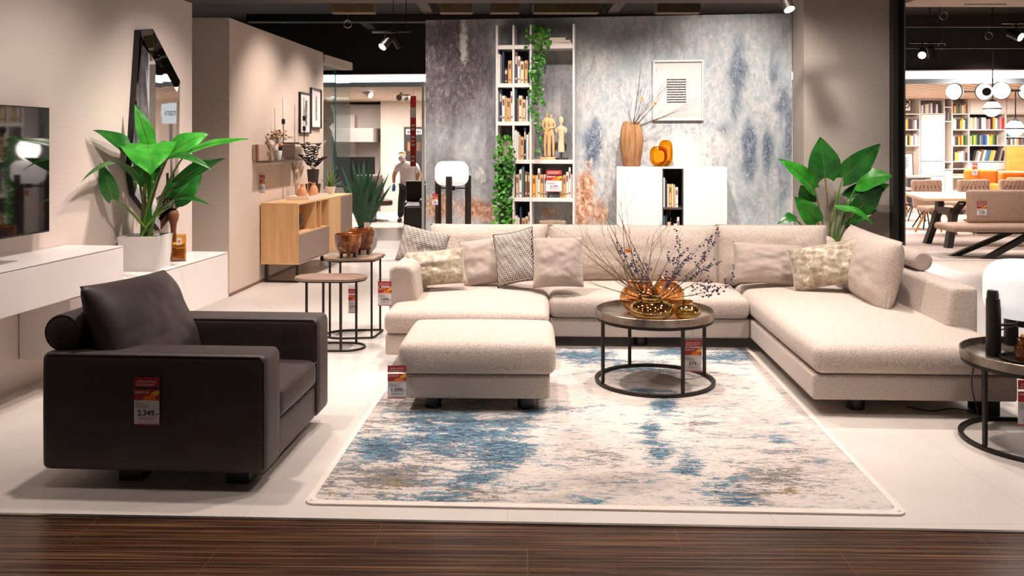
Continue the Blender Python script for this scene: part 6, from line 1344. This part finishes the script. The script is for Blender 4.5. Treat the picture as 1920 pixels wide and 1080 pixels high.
def art(px0, px1, y0, y1, y, label, kind, tilt=0):
    r = T('framed_print', label, 'picture', ((px0+px1-2*CX)/2*y/F, y, zat(y1, y)), (R(tilt), 0, 0)); w = (px1-px0)*y/F; h = (y1-y0)*y/F; f = .018
    for bb in ((-w/2, w/2, 0, f), (-w/2, w/2, h-f, h), (-w/2, -w/2+f, f, h-f), (w/2-f, w/2, f, h-f)): b = MB(); b.box(bb[0], bb[1], 0, .025, bb[2], bb[3]); b.build('frame', M_blackmet, r)
    b = MB(); b.box(-w/2+f, w/2-f, .006, .02, f, h-f); p = b.build('paper', flat('art_paper', col(234, 226, 222), .6), r); b = MB()
    if kind == 0:
        for (cx, cz) in ((-.25, .2), (.25, .2), (-.25, -.2), (.25, -.2), (0, 0)): b.tube([V(w*(cx*.6+.22*math.cos(6.283*k/20)), .004, h/2+h*(cz*.7+.16*math.sin(6.283*k/20))) for k in range(20)], .012, 5, closed=True)
    else:
        for i in range(8): b.box(-w*.3, w*.1+.02*(i % 3), .004, .0055, h*(.35+.06*i), h*(.38+.06*i))
        b.box(-w*.05, w*.0, .004, .0055, h*.15, h*.6)
    b.build('drawing', M_ink, p)
art(1683, 1708.5, 174, 209, YS-.04, 'print of looping black lines on the far shelf wall', 0); art(1684, 1713, 287, 331, YS-.3, 'large black-framed line print leaning in the leftmost far bay', 1, -3)
# ---------------------------------------------------------------- ceiling fittings
def track(px, py, Y, label, aim, lit=True, s=1.0, top=3.95):
    p = pY(px, py, Y); r = T('track_spotlight', label, 'spotlight', p); d = V(*aim).normalized(); b = MB(); b.tube([-d*.09*s, d*.0, d*.06*s], [.045*s, .05*s, .055*s], 18); b.build('head', M_blackmet if s < 1.2 else M_whitelac, r); b = MB(); b.tube([d*.0605*s, d*.064*s], [.048*s, .048*s], 18); b.build('lens', emit('spot_lens', (1, .95, .9, 1), 14) if lit else flat('dim_lens', col(120, 110, 104), .2), r)
    b = MB(); b.tube([V(0, 0, .0), V(0, 0, .13*s)], .012*s, 8); b.box(-.16*s, .16*s, -.018, .018, .13*s, .15*s); b.build('mount', M_blackmet, r)
    b = MB(); b.tube([V(.1*s, 0, .15*s), V(.1*s, 0, top-p.z)], .006, 6); b.build('drop_rod', M_blackmet, r); return r
track(722, 82, 10.8, 'lit track spotlight under the black ceiling left of the mural wall', (-.55, -.6, -.8)); track(746, 80, 10.9, 'unlit track spotlight right of the lit one, left of the mural wall', (.5, .2, -.8), False)
track(1729, 100, 11.6, 'lit track spotlight above the right dining area, left one', (-.4, -.8, -.5)); track(1905, 66, 10.2, 'lit track spotlight near the top right edge', (.5, -.8, -.5)); track(1747, 100, 11.7, 'unlit track spotlight beside the left lit one of the dining area', (.3, .3, -.8), False)
track(1476, 8, 8.2, 'lit track spotlight above the column at the top of the picture', (.2, -.5, -.9)); 
track(690, 176, 18.0, 'white ceiling spotlight on the slatted ceiling, leftmost of three', (.8, -.5, -.4), True, 1.25, 2.74); track(751, 182, 18.3, 'white ceiling spotlight on the slatted ceiling, middle of three', (-.3, -.9, -.2), False, 1.25, 2.74); track(763, 182, 19.0, 'white ceiling spotlight on the slatted ceiling, rightmost of three', (-.2, -.9, -.2), False, 1.25, 2.74)
for px, py, Y, lab in ((652, 45, 11.6, 'hanging metal ring hook left of the mural wall under the dark ceiling'), (1769, 29, 11, 'hanging metal ring hook highest of three over the dining area'), (1854, 67, 12, 'hanging metal ring hook right of the others over the dining area'), (1766, 85, 12.4, 'hanging metal ring hook lowest of three over the dining area')):
    p = pY(px, py, Y); r = T('ring_hook', lab, 'hook', p); b = MB(); b.tube([V(.05*math.cos(6.283*k/24), 0, .05*math.sin(6.283*k/24)) for k in range(24)], .006, 6, closed=True); b.build('ring', M_metal, r); b = MB(); b.tube([V(0, 0, .055), V(0, 0, 3.95-p.z)], .002, 4); b.build('wire', M_metal, r)
for (x0, x1, y0, y1, yy) in ((3.0, 9, 11.4, 11.45, 58), (3.4, 9, 12.2, 12.25, 85)): beam('ceiling_rail', M_beam, x0, x1, y0, y1, zat(yy, 11.8), zat(yy, 11.8)+.03)
b = MB(); b.box(4.2, 6.5, 8.6, 9.7, 3.19, 3.24); S(b.build('ceiling_tile', flat('pale_tile', col(226, 200, 180), .7)))
b = MB(); b.box(0, .45, 0, .02, 0, .2); o = b.build('ceiling_sign', flat('sign_grey', col(150, 130, 120), .6), loc=pY(1809, 9, 9.5)); tag(o, 'grey hanging sign plate at the top right edge', 'sign')

# illuminated sign in the rear room, seen in the wall mirror
r = T('illuminated_sign', 'white illuminated sign on a post, seen only reversed in the wall mirror', 'sign', V(1.05, 16.4, 0), R(25))
b = MB(); b.box(-.27, .27, 0, .06, 2.04, 2.43); bx_ = b.build('light_box', emit('sign_white', (.92, .96, 1, 1), 1.1), r); b = MB(); join(b, text_mb('nani', .2, .0, 'CENTER'), Mx((-.02, -.002, 2.19))); b.build('lettering', M_ink, bx_)
b = MB(); b.box(-.025, .025, .01, .05, 0, 2.04); b.build('post', M_metal, r)
# ---------------------------------------------------------------- light
w = bpy.data.worlds.new('world'); sc.world = w; w.use_nodes = True
w.node_tree.nodes['Background'].inputs[0].default_value = (1, .92, .88, 1); w.node_tree.nodes['Background'].inputs[1].default_value = .16
WARM = (1, .86, .785)
def spot(x, y, z, tx, ty, tz, power, ang=70, blend=.6, rad=.05, c=WARM):
    l = bpy.data.lights.new('spot', 'SPOT'); l.energy = power; l.spot_size = R(ang); l.spot_blend = blend; l.shadow_soft_size = rad; l.color = c
    o = bpy.data.objects.new('spot', l); C.objects.link(o); o.location = (x, y, z)
    o.rotation_euler = (V(tx, ty, tz)-V(x, y, z)).to_track_quat('-Z', 'Y').to_euler(); return o
def area(x, y, z, sx, sy, power, c=(1, .9, .84), rot=(0, 0, 0)):
    l = bpy.data.lights.new('area', 'AREA'); l.shape = 'RECTANGLE'; l.size = sx; l.size_y = sy; l.energy = power; l.color = c
    o = bpy.data.objects.new('area', l); C.objects.link(o); o.location = (x, y, z); o.rotation_euler = rot; return o
H_ = 3.7
for (x, y, tx, ty, p) in [(-1.9, 5.0, -1.75, 5.0, 330), (.1, 5.4, .0, 5.2, 330), (1.6, 5.2, 1.3, 4.9, 330), (2.9, 5.4, 2.6, 5.4, 330), (-.5, 7.0, -.4, 7.2, 480), (1.2, 7.2, 1.1, 7.5, 480), (2.7, 7.1, 2.7, 7.2, 480), (-1.9, 7.4, -1.8, 7.6, 480), (-1.5, 9.3, -1.5, 9.4, 420)]:
    spot(x, y, H_, tx, ty, 0, p, 95, .8, .07)
for (x, y, tx, ty, tz, p, a) in [(-1.5, 5.6, -3.3, 6.4, .8, 290, 76), (-1.6, 7.4, -3.2, 8.0, .7, 330, 76), (-1.5, 10.6, -3.0, 11.0, 1.4, 380, 75), (-1.4, 12.2, -2.9, 12.4, 1.2, 380, 75),
    (-.3, 7.9, -.5, 9.9, 1.2, 190, 70), (.5, 7.7, .4, 9.8, 1.0, 330, 70), (1.3, 7.6, 1.3, 9.6, 1.1, 470, 65), (2.1, 7.6, 2.3, 9.5, 1.5, 480, 75), (2.6, 6.6, 3.3, 9.0, 1.4, 200, 60)]:
    spot(x, y, H_-.1, tx, ty, tz, p, a, .9, .06)
for (x, y, p) in [(-3.5, 20, 240), (-1.8, 19.5, 210), (6, 18, 300), (8.5, 18.5, 300), (11, 19, 300)]: area(x, y, 2.7, 1.6, 1.2, p)
for (x, y, tx, ty, p) in [(5.5, 12.5, 5.6, 13.4, 600), (7.2, 12.6, 7.0, 13.4, 600), (4.2, 11, 4.6, 11.5, 350), (-2, 13.8, -2.2, 13.6, 500), (8.2, 14.2, 8.1, 15.6, 900)]: spot(x, y, H_, tx, ty, 0, p, 90, .8, .09)
for (x, y, tx, ty, p) in [(-2.4, 4.3, -2.5, 3.8, 90), (.3, 3.8, .3, 4.1, 120), (2.6, 3.9, 2.5, 4.3, 120)]: spot(x, y, H_, tx, ty, 0, p, 95, .9, .1)
sc.view_settings.exposure = -.52
cy = sc.cycles
cy.use_denoising = True; cy.max_bounces = 6; cy.diffuse_bounces = 3; cy.glossy_bounces = 3; cy.transmission_bounces = 4; cy.transparent_max_bounces = 12
cy.caustics_reflective = False; cy.caustics_refractive = False; cy.sample_clamp_indirect = 4; cy.use_light_tree = True
